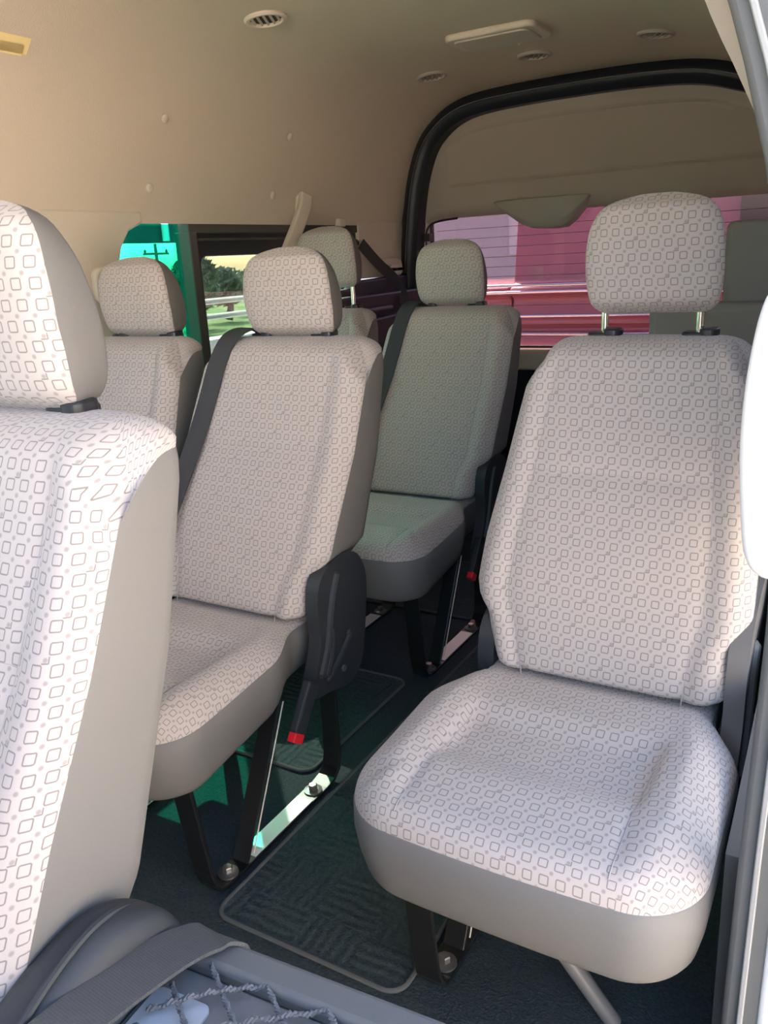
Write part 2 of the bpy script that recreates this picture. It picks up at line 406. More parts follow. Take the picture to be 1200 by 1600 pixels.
# pillar at the rear edge of the door opening: curved rubber face, bright painted edge
pz = [0.0, 0.2, 0.45, 0.70, 0.85, 1.00, 1.10, 1.20, 1.30, 1.42, 1.52, 1.58]
pin = [-0.070, -0.072, -0.068, -0.062, -0.066, -0.076, -0.092, -0.120, -0.155, -0.22, -0.32, -0.44]
def pillar(name, o0, o1, y0, y1, m, parent=None, z0=0.0, z1=1.58):
    bm = bmesh.new(); zz = [z0 + (z1 - z0) * i / 40 for i in range(41)]; rows = []
    for z in zz:
        x = interp(z, pz, pin)
        rows.append([bm.verts.new(p) for p in ((x + o0, y0, z), (x + o1, y0, z), (x + o1, y1, z), (x + o0, y1, z))])
    for A, B in zip(rows, rows[1:]):
        for k in range(4): bm.faces.new((A[k], A[(k + 1) % 4], B[(k + 1) % 4], B[k]))
    bm.faces.new(rows[0]); bm.faces.new(rows[-1])
    return mk(name, bm, m, parent, bevel=0.006)
dp = pillar('trim_1', 0.0, 0.040, 0.79, 0.86, PILLARGREY); struct(dp, 'grey rubber faced pillar at the rear of the door opening')
pillar('painted_edge', 0.036, 0.09, 0.785, 0.86, WHITEBODY, dp, 0.0, 0.50)
pillar('outer_face', 0.038, 0.09, 0.788, 0.86, PILLARGREY, dp, 0.50, 1.58)
pillar('rubber_bead', 0.016, 0.022, 0.782, 0.80, mat('pale rubber bead', (0.26, 0.26, 0.25), 0.4), dp)
# beige headliner return beside the pillar
bm = bmesh.new(); zz = [1.08 + 0.5 * i / 24 for i in range(25)]; rows = []
for z in zz:
    x = interp(z, pz, pin); wd = 0.028 * sstep(1.08, 1.28, z)
    rows.append([bm.verts.new(p) for p in ((x - wd, 0.90, z), (x + 0.02, 0.868, z), (x + 0.02, 0.95, z), (x - wd, 0.95, z))])
for A, B in zip(rows, rows[1:]):
    for k in range(4): bm.faces.new((A[k], A[(k + 1) % 4], B[(k + 1) % 4], B[k]))
bm.faces.new(rows[0]); bm.faces.new(rows[-1]); mk('liner_return', bm, TRIMGREY, dp)
bm = bmesh.new(); a_box(bm, (-1.75, -0.52, 0.0), (0.0, -0.46, 0.95)); struct(mk('front_light_block', bm, DARKGREY, smooth=False, bevel=0.01), 'low dark wall added to block light from the front, out of the picture')  # unseen low wall, added to hold back light from the open front

# ------------------------------------------------------------------ rear door
arch_o = [(-1.715, 0.55), (-1.705, 0.80), (-1.69, 1.005), (-1.672, 1.18), (-1.644, 1.335), (-1.596, 1.458), (-1.53, 1.531), (-1.443, 1.580), (-1.333, 1.603), (-1.15, 1.612), (-0.978, 1.614), (-0.815, 1.613), (-0.662, 1.606), (-0.563, 1.594), (-0.477, 1.572), (-0.37, 1.53), (-0.27, 1.455), (-0.17, 1.33), (-0.10, 1.18), (-0.06, 1.0), (-0.045, 0.80), (-0.035, 0.55)]
AO = spline([(a, 0, b) for a, b in arch_o], 5)
def band(name, y_front, y_back, d0, d1, m, parent=None, bulge=0.0):
    """strip between two offsets inwards of the arch, standing out towards the front"""
    bm = bmesh.new(); fr = []
    n = len(AO)
    for i in range(n):
        t = (AO[min(n - 1, i + 1)] - AO[max(0, i - 1)]).normalized(); q = Vector((t.z, 0, -t.x))
        if q.dot(Vector((-0.87, 0, 0.9)) - AO[i]) < 0: q = -q
        row = []
        for k in range(7):
            s = k / 6; p = AO[i] + q * (d0 + (d1 - d0) * s)
            row.append(bm.verts.new((p.x, y_front - bulge * sin(pi * s), p.z)))
        row.append(bm.verts.new((row[-1].co.x, y_back, row[-1].co.z))); row.append(bm.verts.new((row[0].co.x, y_back, row[0].co.z)))
        fr.append(row)
    for A, B in zip(fr, fr[1:]):
        for k in range(9): bm.faces.new((A[k], A[(k + 1) % 9], B[(k + 1) % 9], B[k]))
    bm.faces.new(fr[0]); bm.faces.new(fr[-1])
    return mk(name, bm, m, parent)
seal = band('trim_2', 3.055, 3.14, -0.006, 0.064, NAVY, bulge=0.024); struct(seal, 'black rubber seal arching around the rear door')
band('flange', 3.068, 3.15, -0.05, 0.02, NAVY, seal)
band('bead', 3.034, 3.08, 0.0255, 0.0285, mat('painted seal highlight', (0.40, 0.40, 0.40), 0.3), seal, bulge=0.003)  # thin pale line painted as the highlight along the black seal
# rear wall under the door opening and beside it
bm = bmesh.new(); a_box(bm, (-1.78, 3.12, 0.0), (0.03, 3.2, 0.60)); struct(mk('wall_back', bm, NAVY, smooth=False), 'dark lower half of the rear door')
door = empty('door_1', 'beige lined rear door with rose tinted window', 'door', (-0.87, 3.12, 0.6)); door['kind'] = 'structure'
def toloc(o, par):   # keep world coordinates under a moved parent
    o.matrix_parent_inverse = par.matrix_world.inverted(); return o
bpy.context.view_layer.update()
# upper trim panel: outline follows the arch, embossed field
inner = []
for i in range(len(AO)):
    n = len(AO); t = (AO[min(n - 1, i + 1)] - AO[max(0, i - 1)]).normalized(); q = Vector((t.z, 0, -t.x))
    if q.dot(Vector((-0.87, 0, 0.9)) - AO[i]) < 0: q = -q
    p = AO[i] + q * 0.055
    if p.z > 1.19: inner.append((p.x, p.z))
bm = bmesh.new()
NX = 110; NZ = 44
zlo = lambda x: 1.163 + 0.024 * sstep(-1.64, -1.54, x) - 0.02 * sstep(-0.25, -0.1, x)
def zhi(x):
    pts = sorted(inner)
    return interp(x, [a for a, b in pts], [b for a, b in pts])
xl, xr = min(a for a, b in inner) + 0.001, max(a for a, b in inner) - 0.001
def emb(x, z):
    """depth of the raised outline of the embossed field"""
    dx = max(-1.50 - x, x + 0.24); zt = 1.545 - 0.16 * sstep(-1.30, -1.52, -abs(x + 0.87) - 0.87)
    top = zhi(x) - 0.05; dz = max(1.302 - z, z - top)
    d = max(dx, dz)
    return -0.012 * sstep(0.004, -0.008, d)
grid = []
for i in range(NX + 1):
    x = xl + (xr - xl) * i / NX; a, b = zlo(x), max(zlo(x) + 0.004, zhi(x)); col = []
    for j in range(NZ + 1):
        s = j / NZ; z = a + (b - a) * s
        y = 3.115 - emb(x, z) - 0.02 * sin(pi * min(1, (x - xl) / (xr - xl)))
        if s < 0.12: y += 0.03 * (1 - s / 0.12) ** 2
        col.append(bm.verts.new((x, y, z)))
    grid.append(col)
for A, B in zip(grid, grid[1:]):
    for j in range(NZ): bm.faces.new((A[j], B[j], B[j + 1], A[j + 1]))
res = bmesh.ops.extrude_face_region(bm, geom=bm.faces[:])
for v in [g for g in res['geom'] if isinstance(g, bmesh.types.BMVert)]: v.co.y = 3.165
toloc(mk('upper_trim', bm, TRIMGREY, door), door)
# stop lamp housing hanging below the trim
bm = bmesh.new(); top = [(-1.31, 1.225), (-1.285, 1.205), (-1.235, 1.172), (-1.19, 1.143), (-1.155, 1.128), (-1.12, 1.124), (-1.06, 1.122), (-1.02, 1.125), (-0.985, 1.150), (-0.95, 1.190), (-0.925, 1.225)]
rows = []
for (x, z) in top:
    s = (x + 1.31) / 0.385; yb = 3.085 - 0.035 * sin(pi * s) ** 0.5
    rows.append([bm.verts.new((x, 3.13, z)), bm.verts.new((x * 0.97 - 0.0335, yb + 0.012, z + 0.004)), bm.verts.new((x * 0.93 - 0.078, yb, z * 0.72 + 0.343)), bm.verts.new((x * 0.93 - 0.078, yb + 0.01, 1.232)), bm.verts.new((x, 3.13, 1.235))])
for A, B in zip(rows, rows[1:]):
    for k in range(5): bm.faces.new((A[k], A[(k + 1) % 5], B[(k + 1) % 5], B[k]))
bm.faces.new(rows[0]); bm.faces.new(rows[-1])
toloc(mk('stop_lamp_housing', bm, mat('grey green plastic', (0.36, 0.345, 0.285), 0.5), door, bevel=0.006), door)
# pane with heater wires, lower sill, side strips
bm = bmesh.new(); a_prism(bm, rr(-1.60, 0.685, -0.12, 1.215, 0.03), 'y', 3.150, 3.155)
pane = toloc(mk('window_pane', bm, PINKGLASS, door, smooth=False), door)
bm = bmesh.new()
for k in range(12):
    z = 0.735 + 0.037 * k; a_tube(bm, [(-1.57, 3.147, z), (-0.15, 3.147, z)], 0.0011, 5)
toloc(mk('heater_wires', bm, mat('brown heater wire', (0.06, 0.03, 0.035), 0.6), door), door)
bm = bmesh.new(); a_holed(bm, rr(-1.625, 0.668, -0.095, 1.24, 0.04), rr(-1.597, 0.690, -0.123, 1.21, 0.03), 'y', 3.146, 3.170)
toloc(mk('pane_gasket', bm, BLACKP, door), door)
bm = bmesh.new(); a_box(bm, (-1.66, 3.10, 0.60), (-0.08, 3.17, 0.682)); toloc(mk('lower_sill', bm, BEIGE, door, smooth=False, bevel=0.008), door)
bm = bmesh.new(); a_box(bm, (-1.668, 3.12, 0.60), (-1.603, 3.17, 1.20)); a_box(bm, (-0.12, 3.12, 0.60), (-0.06, 3.17, 1.20)); toloc(mk('side_strip', bm, BEIGE, door, smooth=False, bevel=0.006), door)
bm = bmesh.new(); a_tube(bm, spline([(-1.604, 3.112, 1.06), (-1.603, 3.110, 1.13), (-1.585, 3.108, 1.163), (-1.54, 3.106, 1.178), (-1.46, 3.104, 1.184)], 6), 0.004, 8)
a_box(bm, (-1.612, 3.10, 1.105), (-1.585, 3.13, 1.135)); toloc(mk('edge_gasket', bm, BLACKP, door), door)

# ------------------------------------------------------------------ seats
FY = ([0.30, 0.42, 0.46, 0.57, 0.70, 0.88, 0.92], [0.215, 0.252, 0.265, 0.317, 0.386, 0.465, 0.48])      # side seam of the back
RY = ([0.30, 0.42, 0.47, 0.68, 0.87, 0.92], [0.36, 0.392, 0.432, 0.510, 0.560, 0.57])                     # rear of the back
NARROW = ([0.30, 0.41, 0.485, 0.505, 0.53, 0.60, 0.71, 0.79, 0.85, 0.88], [0.175, 0.178, 0.191, 0.205, 0.213, 0.211, 0.198, 0.188, 0.180, 0.170])
LEFTS = (NARROW[0], [0.150, 0.158, 0.186, 0.205, 0.213, 0.211] + NARROW[1][6:])
RIGHTS = (NARROW[0], [0.190, 0.192, 0.198, 0.208, 0.214, 0.212] + NARROW[1][6:])
SIDE = ([0.30, 0.84, 0.865, 0.88], [0.222, 0.226, 0.222, 0.214])
SLIM = (NARROW[0], [q * 0.965 for q in NARROW[1]])
WIDE = ([0.30, 0.42, 0.485, 0.52, 0.70, 0.84, 0.865, 0.88], [0.178, 0.182, 0.192, 0.218, 0.226, 0.226, 0.222, 0.214])

NF = 44; NS = 8; NR = 12
def section(hl, hr, ys, yr, prof, z, rs=0.02, tp=0.012, drop=0.0, at=None):
    """closed loop: front arc left to right, right side, rear, left side; prof(t, z) = how far the front stands out.
    drop lowers the loop round the front corners; at(z) gives hl, hr, ys, yr at another height"""
    pts = []
    def par(q):
        zz = z - drop * q
        return (zz,) + (at(zz) if at and drop * q > 1e-6 else (hl, hr, ys, yr))
    for i in range(NF + 1):
        t = sin(pi / 2 * (2 * i / NF - 1)); zz, a, b, c, d = par(abs(t) ** 10)
        pts.append(Vector((t * (a if t < 0 else b), c - prof(t, zz), zz)))
    def side(k, sg):
        q = k / NS; zz, a, b, c, d = par((1 - q) ** 3); h = b if sg > 0 else a
        return Vector((sg * (h - tp * q ** 1.5), c + (d - rs - c) * q, zz))
    for k in range(1, NS + 1): pts.append(side(k, 1))
    for k in range(1, NR):
        a = k / NR; t = cos(pi * a)
        x = t * ((hr if t > 0 else hl) - tp)
        pts.append(Vector((x, yr - rs + rs * (1 - abs(t) ** 5) ** 0.5, z)))
    pts.append(side(NS, -1))
    for k in range(NS - 1, 0, -1): pts.append(side(k, -1))
    return pts

def loft_two(rows, fabric_rows, name_f, name_g, parent, sub=None):
    """rows: section loops. Front arc (and every column of the fabric_rows) becomes the cloth mesh, the rest the vinyl mesh"""
    nl = len(rows[0]); out = []
    for which in (0, 1):
        bm = bmesh.new(); uvl = bm.loops.layers.uv.new('UVMap'); V = {}
        vlen = [0.0]
        for a, b in zip(rows, rows[1:]): vlen.append(vlen[-1] + (b[NF // 2] - a[NF // 2]).length)
        def us(i):
            r = rows[i]; u = [0.0]
            for k in range(1, nl + 1): u.append(u[-1] + (r[k % nl] - r[k - 1]).length)
            m = u[NF // 2]; return [q - m for q in u]
        U = [us(i) for i in range(len(rows))]
        def vv(i, k): return vlen[i] + rows[i][k % nl].z - rows[i][NF // 2].z
        def vert(i, k):
            k %= nl
            if (i, k) not in V: V[(i, k)] = bm.verts.new(rows[i][k])
            return V[(i, k)]
        for i in range(len(rows) - 1):
            for k in range(nl):
                is_f = k < NF or i in fabric_rows
                if is_f != (which == 0): continue
                f = bm.faces.new((vert(i, k), vert(i, k + 1), vert(i + 1, k + 1), vert(i + 1, k)))
                for l, q in zip(f.loops, ((U[i][k], vv(i, k)), (U[i][k + 1], vv(i, k + 1)), (U[i + 1][k + 1], vv(i + 1, k + 1)), (U[i + 1][k], vv(i + 1, k)))): l[uvl].uv = q
        for i in (0, len(rows) - 1):
            capf = (i in fabric_rows) or (i == len(rows) - 1 and (i - 1) in fabric_rows)
            if capf == (which == 0):
                f = bm.faces.new([vert(i, k) for k in range(nl)])
                for l in f.loops: l[uvl].uv = (l.vert.co.x, vlen[i] + l.vert.co.y * (1 if i else -1))
        out.append(bm)
    par = parent
    o = mk(name_f, out[0], FABRIC, par, sharp=1.2)
    g = mk(name_g, out[1], GREY, o, sharp=1.2)
    return o, g

def back_prof(t, z, k=1.0):
    a = abs(t)
    p = 0.030 * (1 - a ** 7) ** 0.5 if a < 1 else 0
    p += 0.010 * exp(-((a - 0.86) / 0.10) ** 2) * (1 - sstep(0.9, 1.0, a)) - 0.005 * exp(-((a - 0.70) / 0.035) ** 2)
    p -= 0.0045 * exp(-((z - 0.706) / 0.010) ** 2) * (a < 0.7)
    p += 0.006 * exp(-((z - 0.58) / 0.10) ** 2) * (1 - a * a)
    return p * k

def make_back(seat, wl, wr, zb=0.382):
    rows = []
    zs = [zb, zb + 0.002, zb + 0.006, zb + 0.012] + [zb + 0.02 + (0.872 - zb - 0.02) * i / 44 for i in range(45)]
    at = lambda z: (interp(z, *wl), interp(z, *wr), interp(z, *FY), interp(z, *RY))
    for z in zs:
        inset = 0.014 * (1 - min(1, (z - zb) / 0.014)) ** 2; bk = 1 - 0.3 * (1 - min(1, (z - zb) / 0.014)) ** 2
        rows.append(section(interp(z, *wl) - inset, interp(z, *wr) - inset, interp(z, *FY) + inset * 0.6, interp(z, *RY) - inset, lambda t, z, bk=bk: back_prof(t, z) * bk, z, drop=0.048 * sstep(0.78, 0.872, z), at=at))
    z0 = 0.872; r = 0.034; nb = len(rows)
    hl, hr, ysm, yrm = interp(z0, *wl), interp(z0, *wr), interp(z0, *FY), interp(z0, *RY)
    for k in range(1, 8):
        th = pi / 2 * k / 7; ins = r * (1 - cos(th)); z = z0 + r * sin(th)
        rows.append(section(hl - ins * 1.5, hr - ins * 1.5, ysm + ins * 0.9 + 0.010 * sin(th), yrm - ins * 0.9 + 0.004, lambda t, z, th=th: back_prof(t, z, cos(th) * 0.9 + 0.1), z, drop=0.048 * cos(th) ** 2))
    b, g = loft_two(rows, set(range(nb - 1, len(rows))), 'backrest', 'back_panel', seat)
    # seams: two upright, one across
    def pt(t, z):
        x = t * (interp(z, *wl) if t < 0 else interp(z, *wr)); return (x, interp(z, *FY) - back_prof(t, z) - 0.0002, z)
    for s in (-0.70, 0.70):
        bm = bmesh.new(); a_tube(bm, [pt(s, 0.405 + 0.46 * i / 40) for i in range(41)], 0.0009, 5); mk('seam', bm, SEAM, b)
    bm = bmesh.new(); a_tube(bm, [pt(-0.70 + 1.4 * i / 30, 0.706) for i in range(31)], 0.0009, 5); mk('seam', bm, SEAM, b)
    return b

def cushion_outline():
    pts = []; W = 0.228; yf = -0.163; yb = 0.33; r = 0.080
    def seg(a, b, n): return [(a[0] + (b[0] - a[0]) * i / n, a[1] + (b[1] - a[1]) * i / n) for i in range(n)]
    pts += seg((W, yb), (W, yf + r), 26)
    for k in range(14): a = pi / 2 * k / 14; pts.append((W - r + r * cos(a), yf + r - r * sin(a)))
    pts += seg((W - r, yf), (-W + r, yf), 22)
    for k in range(14): a = pi / 2 * k / 14; pts.append((-W + r - r * sin(a), yf + r - r * cos(a)))
    pts += seg((-W, yf + r), (-W, yb), 26) + seg((-W, yb), (W, yb), 22)
    # bowed front, waist at the rear where the hinge covers sit
    return [(x * (1 - 0.215 * sstep(0.11, 0.24, y)), y + 0.012 * (abs(x) / W) ** 2 * (y < 0)) for x, y in pts]
OUT = cushion_outline()
def c_seam(y): return 0.362 + 0.026 * sstep(-0.14, 0.22, y)
def c_bot(y): return 0.250 + 0.12 * max(0, y + 0.10)
def c_top(x, y, d):
    e = min(1, d / 0.055); z = c_seam(y) + (0.048 - 0.024 * sstep(-0.14, 0.22, y)) * (1 - (1 - e) ** 2.3) ** 0.5
    z += 0.010 * exp(-((abs(x) - 0.178) / 0.03) ** 2) * e
    px = 1 - sstep(0.120, 0.150, abs(x)); py = (1 - sstep(0.075, 0.130, y)) * sstep(-0.06, 0.015, y)
    z -= 0.019 * px * py
    z -= 0.012 * (1 - sstep(-0.16, -0.06, y)) * e + 0.010 * sstep(0.195, 0.235, y)
    z -= 0.004 * exp(-((abs(x) - 0.134) / 0.006) ** 2) * (y < 0.1) * e
    return z
def make_cushion(seat, kx=1.0):
    OUT = [(a * kx, b) for a, b in globals()['OUT']]
    C = (0.0, 0.08); bm = bmesh.new(); uvl = bm.loops.layers.uv.new('UVMap'); rings = []; n = len(OUT)
    ts = [0.0] + [1 - (1 - i / 46) ** 1.6 for i in range(1, 47)]
    for t in ts[1:]:
        ring = []
        for (a, b) in OUT:
            x = C[0] + (a - C[0]) * t; y = C[1] + (b - C[1]) * t
            d = (1 - t) * min(abs(a) if abs(a) > 0.2 else 9, sqrt((a - C[0]) ** 2 + (b - C[1]) ** 2))
            ring.append(bm.verts.new((x, y, c_top(x, y, d))))
        rings.append(ring)
    cv = bm.verts.new((C[0], C[1], c_top(C[0], C[1], 1)))
    def uvof(v, f):
        dz = max(0.0, c_seam(v.co.y) + 0.046 - v.co.z); q = [v.co.x, v.co.y]
        q[1] -= dz * 0.7 * (1 - sstep(-0.15, -0.07, v.co.y))
        q[0] += dz * 0.7 * sstep(0.13, 0.20, abs(v.co.x)) * (1 if q[0] > 0 else -1)
        return q
    for k in range(n): bm.faces.new((cv, rings[0][k], rings[0][(k + 1) % n]))
    for A, B in zip(rings, rings[1:]):
        for k in range(n): bm.faces.new((A[k], B[k], B[(k + 1) % n], A[(k + 1) % n]))
    for f in bm.faces:
        for l in f.loops: l[uvl].uv = uvof(l.vert, f)
    cu = mk('cushion', bm, FABRIC, seat, sharp=1.3)
    # vinyl skirt
    bm = bmesh.new(); rows = []
    for s, ins, dn in ((0, 0, 0), (0.02, -0.002, 0), (0.3, -0.003, 0), (0.6, 0.002, 0), (0.88, 0.010, 0), (0.97, 0.016, 0), (1.0, 0.024, 0), (1.0, 0.06, 0)):
        row = []
        for (a, b) in OUT:
            L_ = sqrt(a * a + (b - 0.08) ** 2); ux, uy = -a / L_, -(b - 0.08) / L_
            zt, zb = c_seam(b), c_bot(b); row.append(bm.verts.new((a + ux * ins, b + uy * ins, zt + (zb - zt) * s)))
        rows.append(row)
    for A, B in zip(rows, rows[1:]):
        for k in range(n): bm.faces.new((A[k], A[(k + 1) % n], B[(k + 1) % n], B[k]))
    bm.faces.new(rows[-1]); mk('skirt', bm, GREY, cu, sharp=1.2)
    for s in (-1, 1):
        bm = bmesh.new(); a_tube(bm, [(s * 0.134, y, c_top(0.134, y, (y + 0.163)) + 0.0004) for y in [-0.150 + 0.24 * i / 40 for i in range(41)]], 0.0009, 5)
        mk('seam', bm, SEAM, cu)
    return cu

def make_headrest(seat, raise_=0.0, k_h=1.0, hx=0.006):
    rows = []; zb = 0.912 + raise_
    hw = ([0, 0.006, 0.016, 0.035, 0.06, 0.10, 0.131, 0.150, 0.162, 0.170, 0.176, 0.180, 0.183], [0.074, 0.088, 0.095, 0.099, 0.1015, 0.1010, 0.097, 0.090, 0.082, 0.072, 0.058, 0.042, 0.024])
    yf = ([0, 0.03, 0.08, 0.13, 0.165, 0.183], [0.520, 0.508, 0.500, 0.500, 0.507, 0.522])
    yr = ([0, 0.01, 0.03, 0.08, 0.13, 0.165, 0.183], [0.560, 0.574, 0.582, 0.580, 0.566, 0.550, 0.535])
    zs = [0, 0.004, 0.009, 0.016, 0.026] + [0.036 + 0.010 * i for i in range(11)] + [0.145, 0.153, 0.160, 0.166, 0.171, 0.175, 0.178, 0.181, 0.183]
    for z in zs:
        h = interp(z, *hw) * 1.065; k = sstep(-0.002, 0.02, z) * (1 - 0.6 * sstep(0.16, 0.183, z))
        rows.append(section(h, h, interp(z, *yf), interp(z, *yr), lambda t, z_, k=k: 0.024 * k * ((1 - abs(t) ** 4) ** 0.5 if abs(t) < 1 else 0), zb + z * k_h, rs=0.012, tp=0.018 * h / 0.1))
    for r_ in rows:
        for p in r_: p.x += hx
    nz = len(rows)
    hd, g = loft_two(rows, {0, nz - 2, nz - 1}, 'headrest', 'side_gusset', seat)
    for s in (-1, 1):
        bm = bmesh.new(); a_tube(bm, [(s * 0.077, 0.534, 0.87), (s * 0.077, 0.536, zb + 0.05)], 0.0062, 12); mk('post', bm, CHROME, hd)
    return hd

def guides(seat, back):
    for s in (-1, 1):
        bm = bmesh.new(); c = s * 0.077
        poly = rr(c - 0.026, 0.512, c + 0.026, 0.552, 0.012)
        a_prism(bm, poly, 'z', 0.898, 0.911)
        a_prism(bm, rr(c + 0.002, 0.508, c + 0.031, 0.545, 0.012), 'z', 0.902, 0.917)
        mk('headrest_guide', bm, BLACKP, back, bevel=0.003)

def plate(bm, path, width, thick, xo):
    """bent flat bar: path of (y, z), wide along x"""
    P = [Vector((0, a, b)) for a, b in path]; rows = []
    for i, p in enumerate(P):
        t = (P[min(len(P) - 1, i + 1)] - P[max(0, i - 1)]).normalized(); nn = Vector((0, -t.z, t.y))
        rows.append([bm.verts.new(Vector((xo + sx * width / 2, 0, 0)) + p + nn * sz * thick / 2) for sx, sz in ((-1, -1), (1, -1), (1, 1), (-1, 1))])
    for A, B in zip(rows, rows[1:]):
        for k in range(4): bm.faces.new((A[k], A[(k + 1) % 4], B[(k + 1) % 4], B[k]))
    bm.faces.new(rows[0][::-1]); bm.faces.new(rows[-1])

def make_bracket(seat, xo, side, strip=True):
    """steel leg bracket: front leg, slanting middle leg, rear leg and a foot bar bolted to the floor"""
    bm = bmesh.new()
    p = [(-0.085, 0.275), (-0.075, 0.20), (-0.058, 0.06), (-0.05, 0.03), (-0.040, 0.012), (-0.02, 0.005), (0.05, 0.005), (0.29, 0.005), (0.32, 0.010), (0.338, 0.025), (0.345, 0.05), (0.347, 0.10), (0.345, 0.30)]
    plate(bm, p, 0.042, 0.007, xo)
    plate(bm, [(0.035, 0.004), (0.05, 0.03), (0.175, 0.275)], 0.036, 0.006, xo - 0.002 * side)
    # flanges that stiffen the legs
    plate(bm, [(-0.066, 0.275), (-0.032, 0.02)], 0.004, 0.034, xo - side * 0.019)
    lg = mk('leg_bracket', bm, STEELBLK, seat, smooth=False, bevel=0.0015)
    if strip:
        bm = bmesh.new(); a_box(bm, (xo - 0.017, 0.055, 0.0088), (xo + 0.019, 0.238, 0.0105)); mk('foot_shine', bm, FOOTSHINE, lg, smooth=False)  # pale strip paints the window's reflection onto the black foot bar
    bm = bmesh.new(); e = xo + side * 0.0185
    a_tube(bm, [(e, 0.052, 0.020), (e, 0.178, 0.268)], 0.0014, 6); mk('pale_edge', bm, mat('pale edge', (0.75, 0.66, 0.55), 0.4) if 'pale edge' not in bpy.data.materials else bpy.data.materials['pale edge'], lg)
    for y in (0.0, 0.268):
        bm = bmesh.new()
        a_lathe(bm, [(0.019, 0.0085), (0.019, 0.0115), (0.013, 0.013), (0.0115, 0.0135)], (xo, y, 0), 20)
        a_lathe(bm, [(0.0095, 0.013), (0.0095, 0.022), (0.008, 0.024), (0.003, 0.0245)], (xo, y, 0), 6)
        mk('bolt', bm, BOLT, lg, sharp=0.5)
    return lg

COVER = [(0.245, 0.470), (0.262, 0.495), (0.300, 0.512), (0.337, 0.517), (0.380, 0.503), (0.405, 0.470), (0.412, 0.430), (0.402, 0.360), (0.385, 0.290), (0.365, 0.258), (0.325, 0.243), (0.262, 0.258), (0.215, 0.266), (0.205, 0.285), (0.228, 0.330), (0.244, 0.375), (0.240, 0.430)]
COVER_TALL = [(0.238, 0.44), (0.25, 0.49), (0.29, 0.525), (0.34, 0.55), (0.40, 0.56), (0.45, 0.53), (0.46, 0.46), (0.45, 0.36), (0.42, 0.27), (0.36, 0.235), (0.27, 0.24), (0.20, 0.26), (0.185, 0.30), (0.215, 0.35), (0.235, 0.39)]
def make_cover(seat, side, xo, w=0.034, m=None, dz=0.0):
    bm = bmesh.new(); shape = COVER_TALL if m else COVER
    pts = [(p.x, p.z) for p in spline([(a, 0, b + dz) for a, b in shape + shape[:1]], 4)][:-1]
    a_prism(bm, pts, 'x', min(xo, xo + side * w), max(xo, xo + side * w))
    xe = xo + side * (w + 0.001)
    a_tube(bm, spline([(xe, 0.31, 0.49), (xe, 0.285, 0.44), (xe, 0.262, 0.36), (xe, 0.232, 0.30)], 8), [0.002] + [0.008] * 23 + [0.002], 8)
    a_tube(bm, spline([(xe, 0.275, 0.395), (xe, 0.268, 0.34), (xe, 0.245, 0.295)], 8), [0.003] + [0.009] * 15 + [0.003], 8)
    a_tube(bm, spline([(xe, 0.33, 0.355), (xe, 0.335, 0.345), (xe, 0.29, 0.310), (xe, 0.252, 0.285)], 8), [0.003] + [0.006] * 23 + [0.003], 8)
    if dz:
        for v in list(bm.verts)[len(pts) * 2:]: v.co.z += dz
    cv = mk('recliner_cover', bm, m or PLASTIC, seat, bevel=0.006, sharp=0.6, segs=3)
    bm = bmesh.new(); rot = Matrix.Rotation(pi / 2 * side, 3, 'Y')
    a_lathe(bm, [(0.007, 0), (0.007, 0.003), (0.004, 0.004)], (xo + side * w, 0.31, 0.285 + dz), 14, rot.to_4x4()); mk('screw_cap', bm, BOLT, cv)
    return cv

def make_buckle(seat, side, xo, y0=0.187, z0=0.307):
    bm = bmesh.new(); d = Vector((0, -0.055, -0.075)).normalized()
    mt = Matrix.Translation((xo, y0, z0)) @ Matrix.Rotation(math.atan2(0.075, 0.055) - pi / 2, 4, 'X')
    a_box(bm, (-0.009, -0.017, -0.085), (0.009, 0.017, 0.01), mt); bk = mk('buckle', bm, PLASTIC, seat, smooth=False, bevel=0.004)
    bm = bmesh.new(); a_box(bm, (-0.0085, -0.014, -0.102), (0.0085, 0.015, -0.084), mt); mk('red_button', bm, RED, bk, smooth=False, bevel=0.002)
    return bk

def make_seat(label, cx, y0, wl, wr, raise_=0.0, legs=((0.15, 1),), covers=(1,), buckle=True, kx=1.0, k_h=1.0, z0=0.0, strip=True, zbot=0.408, hx=0.006, group='passenger seats'):
    st = empty('passenger_seat', label, 'seat', (cx, y0, z0), group)
    b = make_back(st, wl, wr, zbot); make_cushion(st, kx); make_headrest(st, raise_, k_h, hx); guides(st, b)
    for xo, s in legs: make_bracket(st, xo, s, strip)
    for s in covers: make_cover(st, s, s * (0.165 if s < 0 else 0.190), 0.028, SIDECOVER if s == 1 and cx > -0.5 else None, -0.025 if s < 0 else 0.0)
    if buckle: make_buckle(st, 1, 0.225)
    return st
SIDECOVER = mat('grey side cover plastic', (0.13, 0.125, 0.118), 0.55, 0.4)

seatS = make_seat('single patterned seat on the right by the door, raised headrest on two chrome posts', -0.325, 0.897, LEFTS, RIGHTS, 0.030, legs=((-0.15, 1),), covers=(-1, 1), buckle=False, strip=False)
seatM = make_seat('patterned aisle seat in the middle row with red buckle hanging over its black leg', -1.056, 0.897, SLIM, WIDE, -0.006, legs=((0.148, 1), (-0.15, -1)), kx=0.90, k_h=0.96, hx=0.013)
seatL = make_seat('patterned window seat of the middle row, before the green glass pane', -1.481, 0.897, SLIM, SLIM, -0.006, legs=((-0.15, -1),), buckle=False, kx=0.90, k_h=0.96)
seatR = make_seat('dim patterned aisle seat of the rear row, before the rose tinted rear window', -1.088, 1.735, SLIM, WIDE, -0.003, legs=((0.156, 1), (-0.15, -1)), kx=0.915)
seatW = make_seat('rear row window seat in the far left corner, mostly hidden, headrest pulled up', -1.512, 1.735, SLIM, SLIM, 0.058, legs=((-0.12, -1),), buckle=False, kx=0.86)
